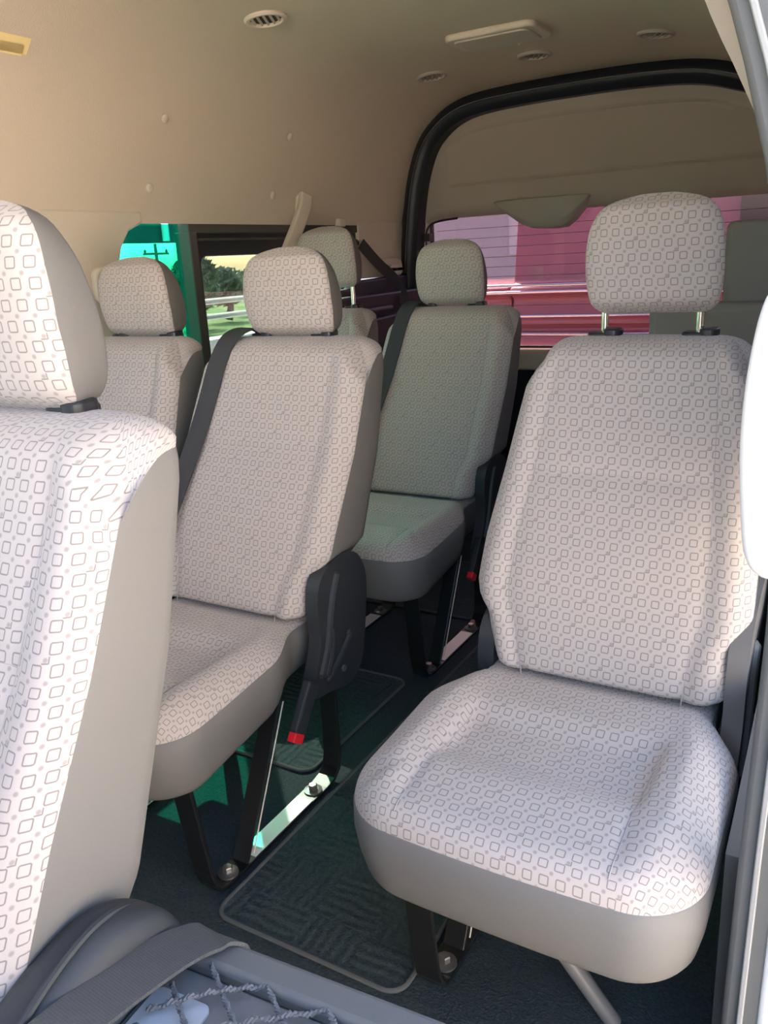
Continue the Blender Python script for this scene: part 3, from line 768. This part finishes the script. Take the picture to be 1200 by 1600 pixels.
seatF = make_seat('brightly lit nearest seat cut off by the left edge, grey side towards the aisle', -0.79, 0.04, NARROW, SIDE, -0.008, legs=((0.10, 1), (-0.15, -1)), covers=(), buckle=False, kx=0.70, k_h=1.14, z0=0.012, zbot=0.355)

# slanting tube that carries the door side of the single seat
bm = bmesh.new(); a_tube(bm, [(0.105, 0.02, 0.004), (0.03, 0.01, 0.11), (-0.085, 0.0, 0.262)], 0.0125, 14)
mk('support_tube', bm, mat('grey tube', (0.16, 0.155, 0.15), 0.4, 0.5), seatS)

# folded up seat in the far right corner: grey underside
FOLDED = mat('mid grey vinyl', (0.23, 0.215, 0.20), 0.65, 0.3, bump=(500, 0.15))
fs = empty('folded_bench_seat', 'plain grey folded rear seat behind the single seat\'s headrest, far right', 'seat', (-0.27, 2.2, 0))
bm = bmesh.new(); a_box(bm, (-0.225, -0.06, 0.30), (0.21, 0.05, 0.905)); mk('backrest', bm, FOLDED, fs, bevel=0.02, segs=4)
bm = bmesh.new(); a_box(bm, (-0.075, 0.06, 0.50), (0.21, 0.16, 1.092)); mk('cushion', bm, FOLDED, fs, bevel=0.018, segs=4)
for s in (-0.2, 0.18):
    bm = bmesh.new(); a_tube(bm, [(s, 0.0, 0.0), (s, 0.0, 0.32)], 0.014, 10); mk('leg', bm, STEELBLK, fs)

# ------------------------------------------------------------------ seat belts
def front_pt(seat_x, y0, lx, z, off=0.004):
    h = interp(z, *NARROW); t = max(-1, lx / h)
    return (seat_x + lx, y0 + interp(z, *FY) - back_prof(t, z) - off, z)
def shoulder_belt(name, label, cx, y0):
    P = [(cx - 0.13, y0 + 0.60, 0.80), (cx - 0.115, y0 + 0.584, 0.895), (cx - 0.112, y0 + 0.545, 0.917), (cx - 0.112, y0 + 0.498, 0.920), (cx - 0.114, y0 + 0.456, 0.904)]
    P += [front_pt(cx, y0, -0.118 - 0.062 * (0.87 - z) / 0.4, z, 0.009) for z in (0.86, 0.80, 0.74, 0.66, 0.58, 0.50, 0.44)]
    P += [(cx - 0.205, y0 + 0.17, 0.425), (cx - 0.21, y0 + 0.10, 0.425)]
    o = ribbon(name, P, 0.046, BELT, Vector((1, 0, -0.05)), n=6)
    return tag(o, label, 'seat belt', 'seat belts')
shoulder_belt('seat_belt', 'black belt down the left edge of the middle aisle seat', -1.056, 0.897)
shoulder_belt('seat_belt', 'black belt down the left edge of the dim rear aisle seat', -1.088, 1.735)
o = ribbon('seat_belt', [(-1.660, 2.70, 1.105), (-1.648, 2.80, 1.03), (-1.635, 2.90, 0.968), (-1.585, 2.87, 0.90), (-1.545, 2.80, 0.80), (-1.54, 2.75, 0.70)], 0.040, BELT, Vector((0.3, 1, 0.2)), n=6)
tag(o, 'black belt slanting across the beige rear corner pillar', 'seat belt', 'seat belts')

# ------------------------------------------------------------------ things on walls and ceiling
def ceil_frame(x):
    """height and outward slope of the ceiling at x"""
    pts = CEIL
    for (a, b), (c, d) in zip(pts, pts[1:]):
        if a <= x <= c: return b + (d - b) * (x - a) / max(1e-6, c - a), math.atan2(d - b, c - a)
    return 1.62, 0
def ceil_mtx(x, y, rot=0.0, drop=0.0):
    z, s = ceil_frame(x)
    return Matrix.Translation((x, y, z)) @ Matrix.Rotation(-s, 4, 'Y') @ Matrix.Rotation(pi, 4, 'X') @ Matrix.Rotation(rot, 4, 'Z') @ Matrix.Translation((0, 0, drop))
def wall_mtx(z, y):
    """on the left headliner at height z: local z points into the van"""
    for (a, b), (c, d) in zip(CEIL, CEIL[1:]):
        if b <= z <= d: x = a + (c - a) * (z - b) / (d - b); return ceil_mtx(x, y)
    return ceil_mtx(-1.69, y)
def vent(x, y, label, m, r=0.052, rot=-0.45, dark=(0.05, 0.045, 0.04)):
    e = empty('air_vent', label, 'air vent', (0, 0, 0), 'round ceiling vents'); e.matrix_world = ceil_mtx(x, y, rot)
    bm = bmesh.new(); n = 36
    prof = [(r, -0.002), (r, 0.004), (r * 0.93, 0.008), (r * 0.80, 0.008), (r * 0.74, 0.004), (r * 0.72, -0.004)]
    rings = [[bm.verts.new((q * cos(2 * pi * k / n), q * sin(2 * pi * k / n), h)) for k in range(n)] for q, h in prof]
    for A, B in zip(rings, rings[1:]):
        for k in range(n): bm.faces.new((A[k], A[(k + 1) % n], B[(k + 1) % n], B[k]))
    mk('ring', bm, m, e)
    bm = bmesh.new(); a_lathe(bm, [(r * 0.74, -0.001), (r * 0.74, 0.0012)], (0, 0, 0), 30); mk('backing', bm, mat('vent inside', dark, 0.8), e)
    for k in range(5):
        q = -0.5 + 0.25 * k; hw = sqrt(max(0.02, 0.72 ** 2 - (q * 1.15) ** 2)) * r
        bm = bmesh.new(); mt = Matrix.Translation((q * 1.15 * r, 0, 0.0045)) @ Matrix.Rotation(0.45, 4, 'Y')
        a_box(bm, (-0.003, -hw, -0.001), (0.003, hw, 0.001), mt); mk('slat', bm, m, e, smooth=False)
    return e
vent(-1.332, 1.794, 'round slatted vent alone near the top centre of the headliner, slats open', BEIGE)
vent(-1.337, 2.675, 'leftmost round vent of the row by the rear door arch', TRIMGREY, dark=(0.30, 0.26, 0.21))
vent(-0.993, 2.688, 'round vent of the rear row just behind the dome lamp', TRIMGREY, dark=(0.30, 0.26, 0.21))
vent(-0.617, 2.630, 'rightmost round vent of the row by the rear door arch, faint', TRIMGREY, dark=(0.36, 0.32, 0.265))
dl = empty('dome_lamp', 'flat rounded rectangular beige dome lamp on the rear ceiling', 'lamp'); dl.matrix_world = ceil_mtx(-0.980, 2.370, 0.0)
bm = bmesh.new(); a_prism(bm, rr(-0.13, -0.085, 0.13, 0.085, 0.03), 'z', -0.002, 0.016); mk('housing', bm, BEIGE, dl, bevel=0.006, segs=3)
bm = bmesh.new(); a_prism(bm, rr(-0.108, -0.066, 0.108, 0.066, 0.022), 'z', 0.014, 0.020); mk('lens', bm, mat('milky lamp lens', (0.50, 0.46, 0.38), 0.35), dl, bevel=0.003)
bm = bmesh.new(); a_lathe(bm, [(0.004, 0), (0.004, 0.006), (0.002, 0.007)], (0.03, -0.080, 0.014), 12); mk('switch', bm, BEIGELIGHT, dl)
for (z, y, lab) in ((1.418, 1.724, 'small beige headliner button high up, left of centre'), (1.257, 1.69, 'small beige headliner button just above the green pane'), (1.421, 2.257, 'small beige headliner button high above the slanting belt guide'), (1.255, 2.213, 'small beige headliner button left of the slanting belt guide')):
    bm = bmesh.new(); a_lathe(bm, [(0.012, -0.002), (0.012, 0.002), (0.009, 0.0045), (0.003, 0.0055)], (0, 0, 0), 18)
    o = mk('trim_clip', bm, BEIGE); o.matrix_world = wall_mtx(z, y); tag(o, lab, 'clip', 'headliner clips')
bm = bmesh.new(); mt = wall_mtx(1.503, 1.235)
for a, b, c, d in ((-0.016, -0.06, 0.02, 0.028), (-0.02, -0.05, 0.004, 0.022)):
    a_box(bm, (a, b, 0.0005), (c, d, 0.0016))
o = mk('masking_tape', bm, TAPE, smooth=False); o.matrix_world = mt; tag(o, 'strips of yellow masking tape on the headliner at the left edge', 'tape')
# slanting belt guide arm below the headliner
ga = ribbon('belt_guide', [(-1.655, 2.365, 1.262), (-1.648, 2.345, 1.225), (-1.645, 2.305, 1.175), (-1.645, 2.255, 1.115), (-1.645, 2.205, 1.055), (-1.645, 2.16, 1.00)], 0.046, BEIGE, Vector((0.1, 1, 0.3)), thick=0.011, n=6)
bv = ga.modifiers.new('bevel', 'BEVEL'); bv.width = 0.006; bv.segments = 3; bv.limit_method = 'ANGLE'
tag(ga, 'slanting beige belt guide arm over the black sliding window', 'belt guide')
bm = bmesh.new(); a_prism(bm, rr(2.338, 1.205, 2.385, 1.262, 0.014), 'x', -1.69, -1.650); mk('end_cap', bm, BEIGELIGHT, ga, bevel=0.004)
# belt anchors
def anchor(y, z, label, w=0.055, h=0.075, cat='belt anchor'):
    e = empty('belt_anchor', label, cat, (-1.685, y, z), 'belt anchors')
    bm = bmesh.new(); a_prism(bm, rr(-w, -h, w, h, 0.028), 'x', 0.0, 0.022); mk('cover', bm, BEIGE, e, bevel=0.008, segs=3)
    bm = bmesh.new(); a_prism(bm, rr(-w * 0.7, -h * 0.75, w * 0.7, h * 0.25, 0.02), 'x', 0.020, 0.034); mk('slot_plate', bm, BEIGELIGHT, e, bevel=0.006, segs=3)
    bm = bmesh.new(); a_prism(bm, rr(-0.01, -h * 0.35, 0.014, -h * 0.1, 0.006), 'x', 0.032, 0.0352); mk('slot', bm, BLACKP, e)
anchor(1.497, 1.022, 'beige belt anchor left of the window seat headrest', 0.036, 0.045)
anchor(2.94, 1.015, 'beige belt anchor on the rear corner pillar', 0.075, 0.034)
bm = bmesh.new(); a_lathe(bm, [(0.014, 0), (0.014, 0.012), (0.009, 0.018)], (0, 0, 0), 16, Matrix.Rotation(pi / 2, 4, 'Y')); o = mk('belt_pivot', bm, BLACKP); o.location = (-1.69, 2.70, 1.108); tag(o, 'small black belt pivot at the edge of the rear window', 'pivot')
bm = bmesh.new(); a_prism(bm, rr(-0.02, -0.014, 0.02, 0.014, 0.008), 'x', 0, 0.025); o = mk('pivot_cap', bm, BEIGELIGHT, bevel=0.004); o.location = (-1.695, 2.605, 1.178); tag(o, 'beige cap under the headliner above the corner seat headrest', 'cap')
bm = bmesh.new(); a_tube(bm, [(-1.585, 2.50, 0.873), (-1.580, 2.76, 0.873)], 0.010, 10); o = mk('jack_handle', bm, mat('dull brown rod', (0.10, 0.075, 0.08), 0.5)); tag(o, 'dull rod lying along the black ledge of the rear corner', 'rod')

# white grab handle on the door pillar
gh = empty('grab_handle', 'glossy white grab handle at the right edge by the door', 'handle', (-0.058, 0.74, 0.897))
bm = bmesh.new(); rows = []
P = spline([(0.012, 0.02, 0.115), (-0.006, -0.004, 0.105), (-0.014, -0.012, 0.06), (-0.0165, -0.014, 0.0), (-0.013, -0.012, -0.06), (-0.006, -0.004, -0.11), (0.012, 0.02, -0.122)], 8)
a_tube(bm, P, [0.0145] * len(P), 16); mk('grip', bm, WHITEPL, gh)
for z in (0.118, -0.125):
    bm = bmesh.new(); a_prism(bm, rr(-0.012, z - 0.022, 0.052, z + 0.022, 0.012), 'x', 0.004, 0.022); mk('mount', bm, WHITEPL, gh, bevel=0.004)

# ------------------------------------------------------------------ floor mats
def floor_mat(label, x0, y0, x1, y1, r=0.03):
    e = empty('floor_mat', label, 'floor mat', ((x0 + x1) / 2, (y0 + y1) / 2, 0), 'floor mats'); hx, hy = (x1 - x0) / 2, (y1 - y0) / 2
    bm = bmesh.new(); a_prism(bm, rr(-hx, -hy, hx, hy, r), 'z', 0.0005, 0.0045); mk('pile', bm, MAT, e, smooth=False)
    bm = bmesh.new(); a_tube(bm, [(a, b, 0.004) for a, b in rr(-hx, -hy, hx, hy, r)], 0.0042, 8, closed=True); mk('edging', bm, MATEDGE, e)
floor_mat('ribbed dark mat along the aisle between the seat brackets', -0.870, 0.815, -0.510, 2.55)
floor_mat('dark mat piece lit green under the middle row seats', -1.66, 1.215, -0.955, 1.66)
floor_mat('dark mat strip under the rear row seats', -1.66, 2.07, -0.955, 2.5)

# ------------------------------------------------------------------ hinge cover and belt at the nearest seat
hc = empty('hinge_cover', 'dark plastic seat hinge cover at the lower left beside the nearest seat', 'cover', (-0.543, 0.32, 0.418))
bm = bmesh.new(); rows = []
prof = spline([(0, -0.20, -0.05), (0, -0.13, 0.015), (0, -0.05, 0.065), (0, 0.02, 0.088), (0, 0.07, 0.082), (0, 0.105, 0.05), (0, 0.118, -0.02), (0, 0.12, -0.10)], 6)
for p in prof:
    row = []
    for k in range(13):
        t = k / 12 * 2 - 1; row.append(bm.verts.new((0.031 * t, p.y + 0.018 * (t + 1) / 2, p.z - 0.035 * abs(t) ** 4 - 0.006 * (t + 1))))
    rows.append(row)
for A, B in zip(rows, rows[1:]):
    for k in range(12): bm.faces.new((A[k], A[k + 1], B[k + 1], B[k]))
shell = mk('shell', bm, PLASTIC, hc, sharp=1.4); sm = shell.modifiers.new('solid', 'SOLIDIFY'); sm.thickness = 0.006; sm.offset = 0
bm = bmesh.new(); a_tube(bm, [p + Vector((0.008 - 0.1 * p.y, 0.004, -0.003)) for p in prof[6:-8]], 0.004, 8); mk('rib', bm, PLASTIC, shell)
bm = bmesh.new(); a_prism(bm, [(-0.12, -0.03), (-0.11, 0.0), (-0.05, 0.035), (0.02, 0.055), (0.06, 0.045), (0.09, 0.02), (0.10, -0.03)], 'x', -0.022, 0.022); mk('inner_plate', bm, BLACKP, hc, bevel=0.004)
bm = bmesh.new(); a_box(bm, (-0.02, 0.08, -0.418), (0.005, 0.10, -0.02)); mk('bracket', bm, STEELBLK, hc, smooth=False)

# folded jump seat with a net pocket on its back
js = empty('folded_jump_seat', 'blue grey back of a folded seat with rope net pocket, bottom edge', 'seat', (-0.36, 0.268, 0.0))
js.rotation_euler = (0, 0, 0.07)
def jrim(ins): return rr(-0.165 + ins, -0.30 + ins, 0.30 - ins, 0.188 - ins, 0.035 - ins * 0.5)
SLATE = mat('blue grey plastic', (0.095, 0.10, 0.103), 0.65, 0.5, bump=(500, 0.1))
bm = bmesh.new(); a_prism(bm, jrim(0.0), 'z', 0.36, 0.435); mk('shell', bm, SLATE, js, bevel=0.012, segs=3)
bm = bmesh.new(); a_holed(bm, jrim(0.0), jrim(0.032), 'z', 0.430, 0.452); rim = mk('rim', bm, SLATE, js, bevel=0.007, segs=3)
bm = bmesh.new(); a_prism(bm, jrim(0.035), 'z', 0.434, 0.4385); mk('pocket_panel', bm, mat('slate pocket cloth', (0.14, 0.145, 0.15), 0.8, 0.2), js)
bm = bmesh.new(); a_prism(bm, rr(-0.125, -0.10, -0.066, 0.128, 0.008), 'z', 0.436, 0.441); mk('lining', bm, mat('pale blue lining', (0.36, 0.39, 0.43), 0.7, 0.2), js)
for sx in (-0.08, 0.24):
    bm = bmesh.new(); a_box(bm, (sx - 0.02, -0.2, 0.0), (sx + 0.02, 0.12, 0.02)); a_box(bm, (sx - 0.015, -0.12, 0.0), (sx + 0.015, -0.08, 0.37)); mk('leg', bm, STEELBLK, js, smooth=False)
# the net: twisted cords crossing in diamonds
ROPE = mat('grey net cord', (0.11, 0.115, 0.125), 0.75, 0.2)
def rope(bm, A, B, sag, r=0.0018):
    A, B = Vector(A), Vector(B); L_ = (B - A).length; n = max(12, int(L_ / 0.0035)); t = (B - A).normalized(); s = t.cross(Vector((0, 0, 1))); u = Vector((0, 0, 1))
    for ph in (0, pi):
        pts = []
        for i in range(n + 1):
            q = i / n; c = A + (B - A) * q + Vector((0, 0, sag * sin(pi * q) + 0.0015 * sin(q * 40))); a = 2 * pi * q * L_ / 0.009 + ph
            pts.append(c + (s * cos(a) + u * sin(a)) * r * 0.85)
        a_tube(bm, pts, r, 5)
net = None
x0, x1, y0_, y1_ = -0.112, 0.272, -0.272, 0.160
lines = []
step = 0.045
for fam in (1, -1):
    k = -20
    while k < 30:
        c = k * step * 1.35
        # line y = fam*0.75*(x - c)
        pts = []
        m_ = fam * 0.75
        for xx in (x0, x1):
            yy = m_ * (xx - c)
            if y0_ <= yy <= y1_: pts.append((xx, yy))
        for yy in (y0_, y1_):
            xx = c + yy / m_
            if x0 < xx < x1: pts.append((xx, yy))
        if len(pts) == 2 and (Vector(pts[0]) - Vector(pts[1])).length > 0.03: lines.append(pts)
        k += 1
bm = bmesh.new()
for a, b in lines: rope(bm, (a[0], a[1], 0.4475), (b[0], b[1], 0.4475), 0.006)
mk('net_pocket', bm, ROPE, js)
# belt webbing lying over the panel end
o = ribbon('seat_belt', [(-0.504, 0.05, 0.488), (-0.500, 0.20, 0.487), (-0.496, 0.30, 0.484), (-0.488, 0.39, 0.472), (-0.480, 0.432, 0.460), (-0.474, 0.447, 0.451), (-0.473, 0.4535, 0.437), (-0.473, 0.455, 0.40), (-0.473, 0.455, 0.34)], 0.052, BELTLIGHT, Vector((1, 0.10, -0.03)), n=6)
tag(o, 'wide worn grey belt lying across the corner of the net pocket panel', 'seat belt', 'seat belts')

# ------------------------------------------------------------------ outside
GROUND = mat('pale concrete yard', (0.60, 0.52, 0.42), 0.9, 0.1, vary=(1.2, 0.12))
bm = bmesh.new(); a_box(bm, (-60, -40, -0.75), (40, 60, -0.60)); o = mk('ground', bm, GROUND, smooth=False); struct(o, 'pale concrete yard outside the van')
gr = empty('guard_rail', 'two bar roadside guard rail seen through the sliding side window', 'guard rail', (-10, 11, -0.6))
RAIL = mat('galvanised rail', (0.42, 0.44, 0.43), 0.5, 0.5, metal=0.3)
for z in (1.09, 0.83):
    bm = bmesh.new(); a_prism(bm, [(0, z - 0.05), (0.03, z - 0.03), (0.0, z), (0.03, z + 0.03), (0, z + 0.05), (-0.03, z + 0.05), (-0.03, z - 0.05)], 'y', -9, 14); mk('rail', bm, RAIL, gr, smooth=False)
for k in range(12):
    bm = bmesh.new(); a_box(bm, (-0.09, -8.6 + 2 * k, 0), (-0.03, -8.5 + 2 * k, 1.14)); mk('post', bm, RAIL, gr, smooth=False)
bm = bmesh.new(); a_box(bm, (-0.4, -9, -0.0), (0.05, 14, 0.55)); o = mk('kerb_wall', bm, mat('white kerb wall', (0.75, 0.74, 0.70), 0.8)); o.location = (-9.2, 11, -0.6); tag(o, 'low white kerb wall in the sunlight outside the side window', 'wall')
# grass verge
bm = bmesh.new(); a_box(bm, (-40, -20, 0), (-11, 45, 0.06)); o = mk('grass_verge', bm, mat('verge grass', (0.12, 0.20, 0.06), 0.95, 0.1, vary=(3, 0.4))); o.location = (0, 0, -0.6); tag(o, 'green verge behind the guard rail', 'grass', kind='stuff')
# roadside trees: trunk and crown of leaf clumps
LEAF = mat('dusty leaves', (0.13, 0.17, 0.11), 0.8, 0.2, vary=(2.5, 0.5)); BARK = mat('bark', (0.10, 0.075, 0.055), 0.9, 0.1)
def tree(x, y, h, r, label):
    e = empty('tree', label, 'tree', (x, y, -0.48), 'roadside trees')
    bm = bmesh.new(); a_tube(bm, spline([(0, 0, 0), (0.08, 0.05, h * 0.4), (-0.05, 0.1, h * 0.75), (0.02, 0, h)], 5), [0.12 * (1 - 0.7 * i / 15) for i in range(16)], 8)
    for k in range(5):
        a = random.uniform(0, 2 * pi); z0 = h * random.uniform(0.4, 0.7); a_tube(bm, [(0, 0, z0), (cos(a) * r * 0.4, sin(a) * r * 0.4, z0 + h * 0.15), (cos(a) * r * 0.8, sin(a) * r * 0.8, z0 + h * 0.35)], [0.05, 0.03, 0.012], 6)
    mk('trunk', bm, BARK, e)
    bm = bmesh.new()
    for k in range(900):
        a = random.uniform(0, 2 * pi); u_ = random.uniform(-1, 1); rad = r * random.uniform(0.25, 1) ** 0.6
        c = Vector((cos(a) * sqrt(1 - u_ * u_) * rad, sin(a) * sqrt(1 - u_ * u_) * rad, h * 0.88 + u_ * rad * 0.8)); s = random.uniform(0.08, 0.17)
        d = Vector((random.gauss(0, 1), random.gauss(0, 1), random.gauss(0, 1))).normalized(); q = d.orthogonal().normalized(); q2 = d.cross(q)
        bm.faces.new([bm.verts.new(c + v) for v in (q * s, q2 * s * 0.5, -q * s, -q2 * s * 0.5)])
    mk('crown', bm, LEAF, e, smooth=False)
tree(-16.0, 17.4, 1.05, 0.66, 'low dusty roadside bush behind the rail, leftmost in the sliding pane')
tree(-17.0, 19.8, 1.10, 0.68, 'low dusty roadside bush behind the rail, second from left in the sliding pane')
tree(-18.0, 22.4, 1.05, 0.68, 'low dusty roadside bush behind the rail, third from left in the sliding pane')
tree(-19.0, 25.0, 1.15, 0.70, 'low dusty roadside bush behind the rail, rightmost in the sliding pane')
tree(-15.0, 16.3, 1.55, 0.60, 'slim dark tree at the right side of the green pane')
def power_pole(x, y, h, label):
    e = empty('power_pole', label, 'pole', (x, y, -0.48), 'power poles'); m = mat('weathered pole', (0.16, 0.15, 0.14), 0.9) if 'weathered pole' not in bpy.data.materials else bpy.data.materials['weathered pole']
    bm = bmesh.new(); a_tube(bm, [(0, 0, 0), (0, 0, h)], [0.10, 0.07], 10); mk('mast', bm, m, e)
    bm = bmesh.new(); a_box(bm, (-0.05, -0.8, h - 0.5), (0.05, 0.8, h - 0.40)); mk('crossarm', bm, m, e, smooth=False)
    for s in (-0.7, 0, 0.7):
        bm = bmesh.new(); a_lathe(bm, [(0.05, h - 0.40), (0.07, h - 0.34), (0.03, h - 0.25)], (0, s, 0), 10); mk('insulator', bm, m, e)
power_pole(-30, 30.2, 2.75, 'power pole with crossarm seen low through the green pane')
power_pole(-26, 34.0, 3.3, 'thin power pole seen left through the sliding pane')
power_pole(-26, 36.0, 3.1, 'thin power pole seen right through the sliding pane')
# overhead board on a white post
ob = empty('overhead_board', 'long dark board with a white strip high outside the green pane', 'board', (-8, 8.2, -0.6))
bm = bmesh.new(); a_box(bm, (-0.08, -4.5, 1.985), (0.08, 2.4, 4.2)); mk('panel', bm, mat('dark board', (0.05, 0.07, 0.07), 0.7, 0.3, vary=(2, 0.5)), ob, smooth=False)
bm = bmesh.new(); a_tube(bm, [(0.14, -0.08, 2.0), (0.14, -0.08, 4.2)], 0.045, 10); mk('white_strip', bm, mat('white post', (0.85, 0.85, 0.83), 0.5), ob)
for q in (-4.3, 2.2):
    bm = bmesh.new(); a_tube(bm, [(0, q, 0), (0, q, 2.1)], 0.06, 10); mk('post', bm, RAIL, ob)
# maroon van parked behind
mv = empty('parked_van', 'maroon vehicle with bright streaks parked close behind the rear window', 'car', (-1.6, 5.0, -0.6))
MAROON = mat('maroon paint', (0.34, 0.105, 0.125), 0.3, 0.5, coat=0.6)
yprof = [(0.30, 0.3), (0.02, 0.42), (-0.03, 0.7), (-0.05, 0.95), (0.0, 1.04), (-0.06, 1.09), (-0.05, 1.14), (0.03, 1.17), (0.0, 1.22), (0.02, 1.30), (0.03, 1.36), (-0.03, 1.40), (-0.02, 1.43), (0.05, 1.46), (0.08, 1.62), (0.12, 1.85), (0.22, 2.05), (0.5, 2.12), (2.8, 2.12), (2.8, 0.3)]
bm = bmesh.new(); a_prism(bm, [(a, b) for a, b in yprof], 'x', -0.40, 1.9); mk('body', bm, MAROON, mv, bevel=0.02)
bm = bmesh.new(); a_prism(bm, [(0.30, 0.3), (0.02, 0.42), (-0.03, 0.7), (-0.05, 0.95), (0.0, 1.04), (-0.06, 1.09), (-0.05, 1.14), (0.03, 1.17), (0.0, 1.22), (0.02, 1.30), (0.03, 1.36), (-0.03, 1.40), (-0.02, 1.43), (0.1, 1.46), (0.6, 1.47), (0.6, 0.3)], 'x', -1.3, -0.405); mk('bonnet', bm, MAROON, mv, bevel=0.02)
bm = bmesh.new()
for z, y in ((1.448, -0.035), (1.40, -0.045), (1.26, -0.03), (1.165, -0.07)):
    a_tube(bm, spline([(-1.28, y, z), (0.1, y - 0.01, z + 0.012 * random.uniform(-1, 1)), (0.8, y - 0.01, z + 0.015 * random.uniform(-1, 1)), (1.7, y, z - 0.01)], 8), 0.009, 8)
mk('highlight_streaks', bm, CHROME, mv)  # added chrome tubes stand in for reflections on the curved bodywork
bm = bmesh.new(); a_box(bm, (0.9, 0.03, 1.5), (1.65, 0.075, 1.95)); mk('side_glass', bm, mat('dark car glass', (0.05, 0.04, 0.05), 0.1), mv, smooth=False)
for s in (-0.3, 1.3):
    bm = bmesh.new(); a_lathe(bm, [(0.33, -0.1), (0.36, -0.08), (0.36, 0.08), (0.33, 0.1)], (s, 0.7, 0.36), 28, Matrix.Rotation(pi / 2, 4, 'X')); mk('wheel', bm, BLACKP, mv)
# grey wall and building further behind on the left
bd = empty('grey_building', 'pale lilac grey wall behind the maroon vehicle', 'building', (-5, 12, -0.6))
bm = bmesh.new(); a_box(bm, (-4.3, 0, 0), (3.5, 3, 4.5)); mk('wall', bm, mat('grey render', (0.55, 0.55, 0.55), 0.9, vary=(0.6, 0.2)), bd, smooth=False)
bm = bmesh.new(); a_box(bm, (0.2, -0.05, 1.6), (1.0, 0.05, 2.3)); mk('window', bm, mat('pale pane', (0.7, 0.7, 0.72), 0.2), bd, smooth=False)

# unseen cream building, added to bounce sunlight in through the door opening
nb = empty('bounce_building', 'unseen cream building added to bounce sunlight in through the open door', 'building', (4.6, -3.0, -0.6))
bm = bmesh.new(); a_box(bm, (0, -7, 0), (4, 6, 3.4)); mk('wall', bm, mat('cream render', (0.66, 0.62, 0.56), 0.9), nb, smooth=False)
bm = bmesh.new(); a_box(bm, (-0.25, -7.2, 3.4), (4.2, 6.2, 3.55)); mk('roof', bm, mat('roof edge', (0.3, 0.28, 0.26), 0.9), nb, smooth=False)
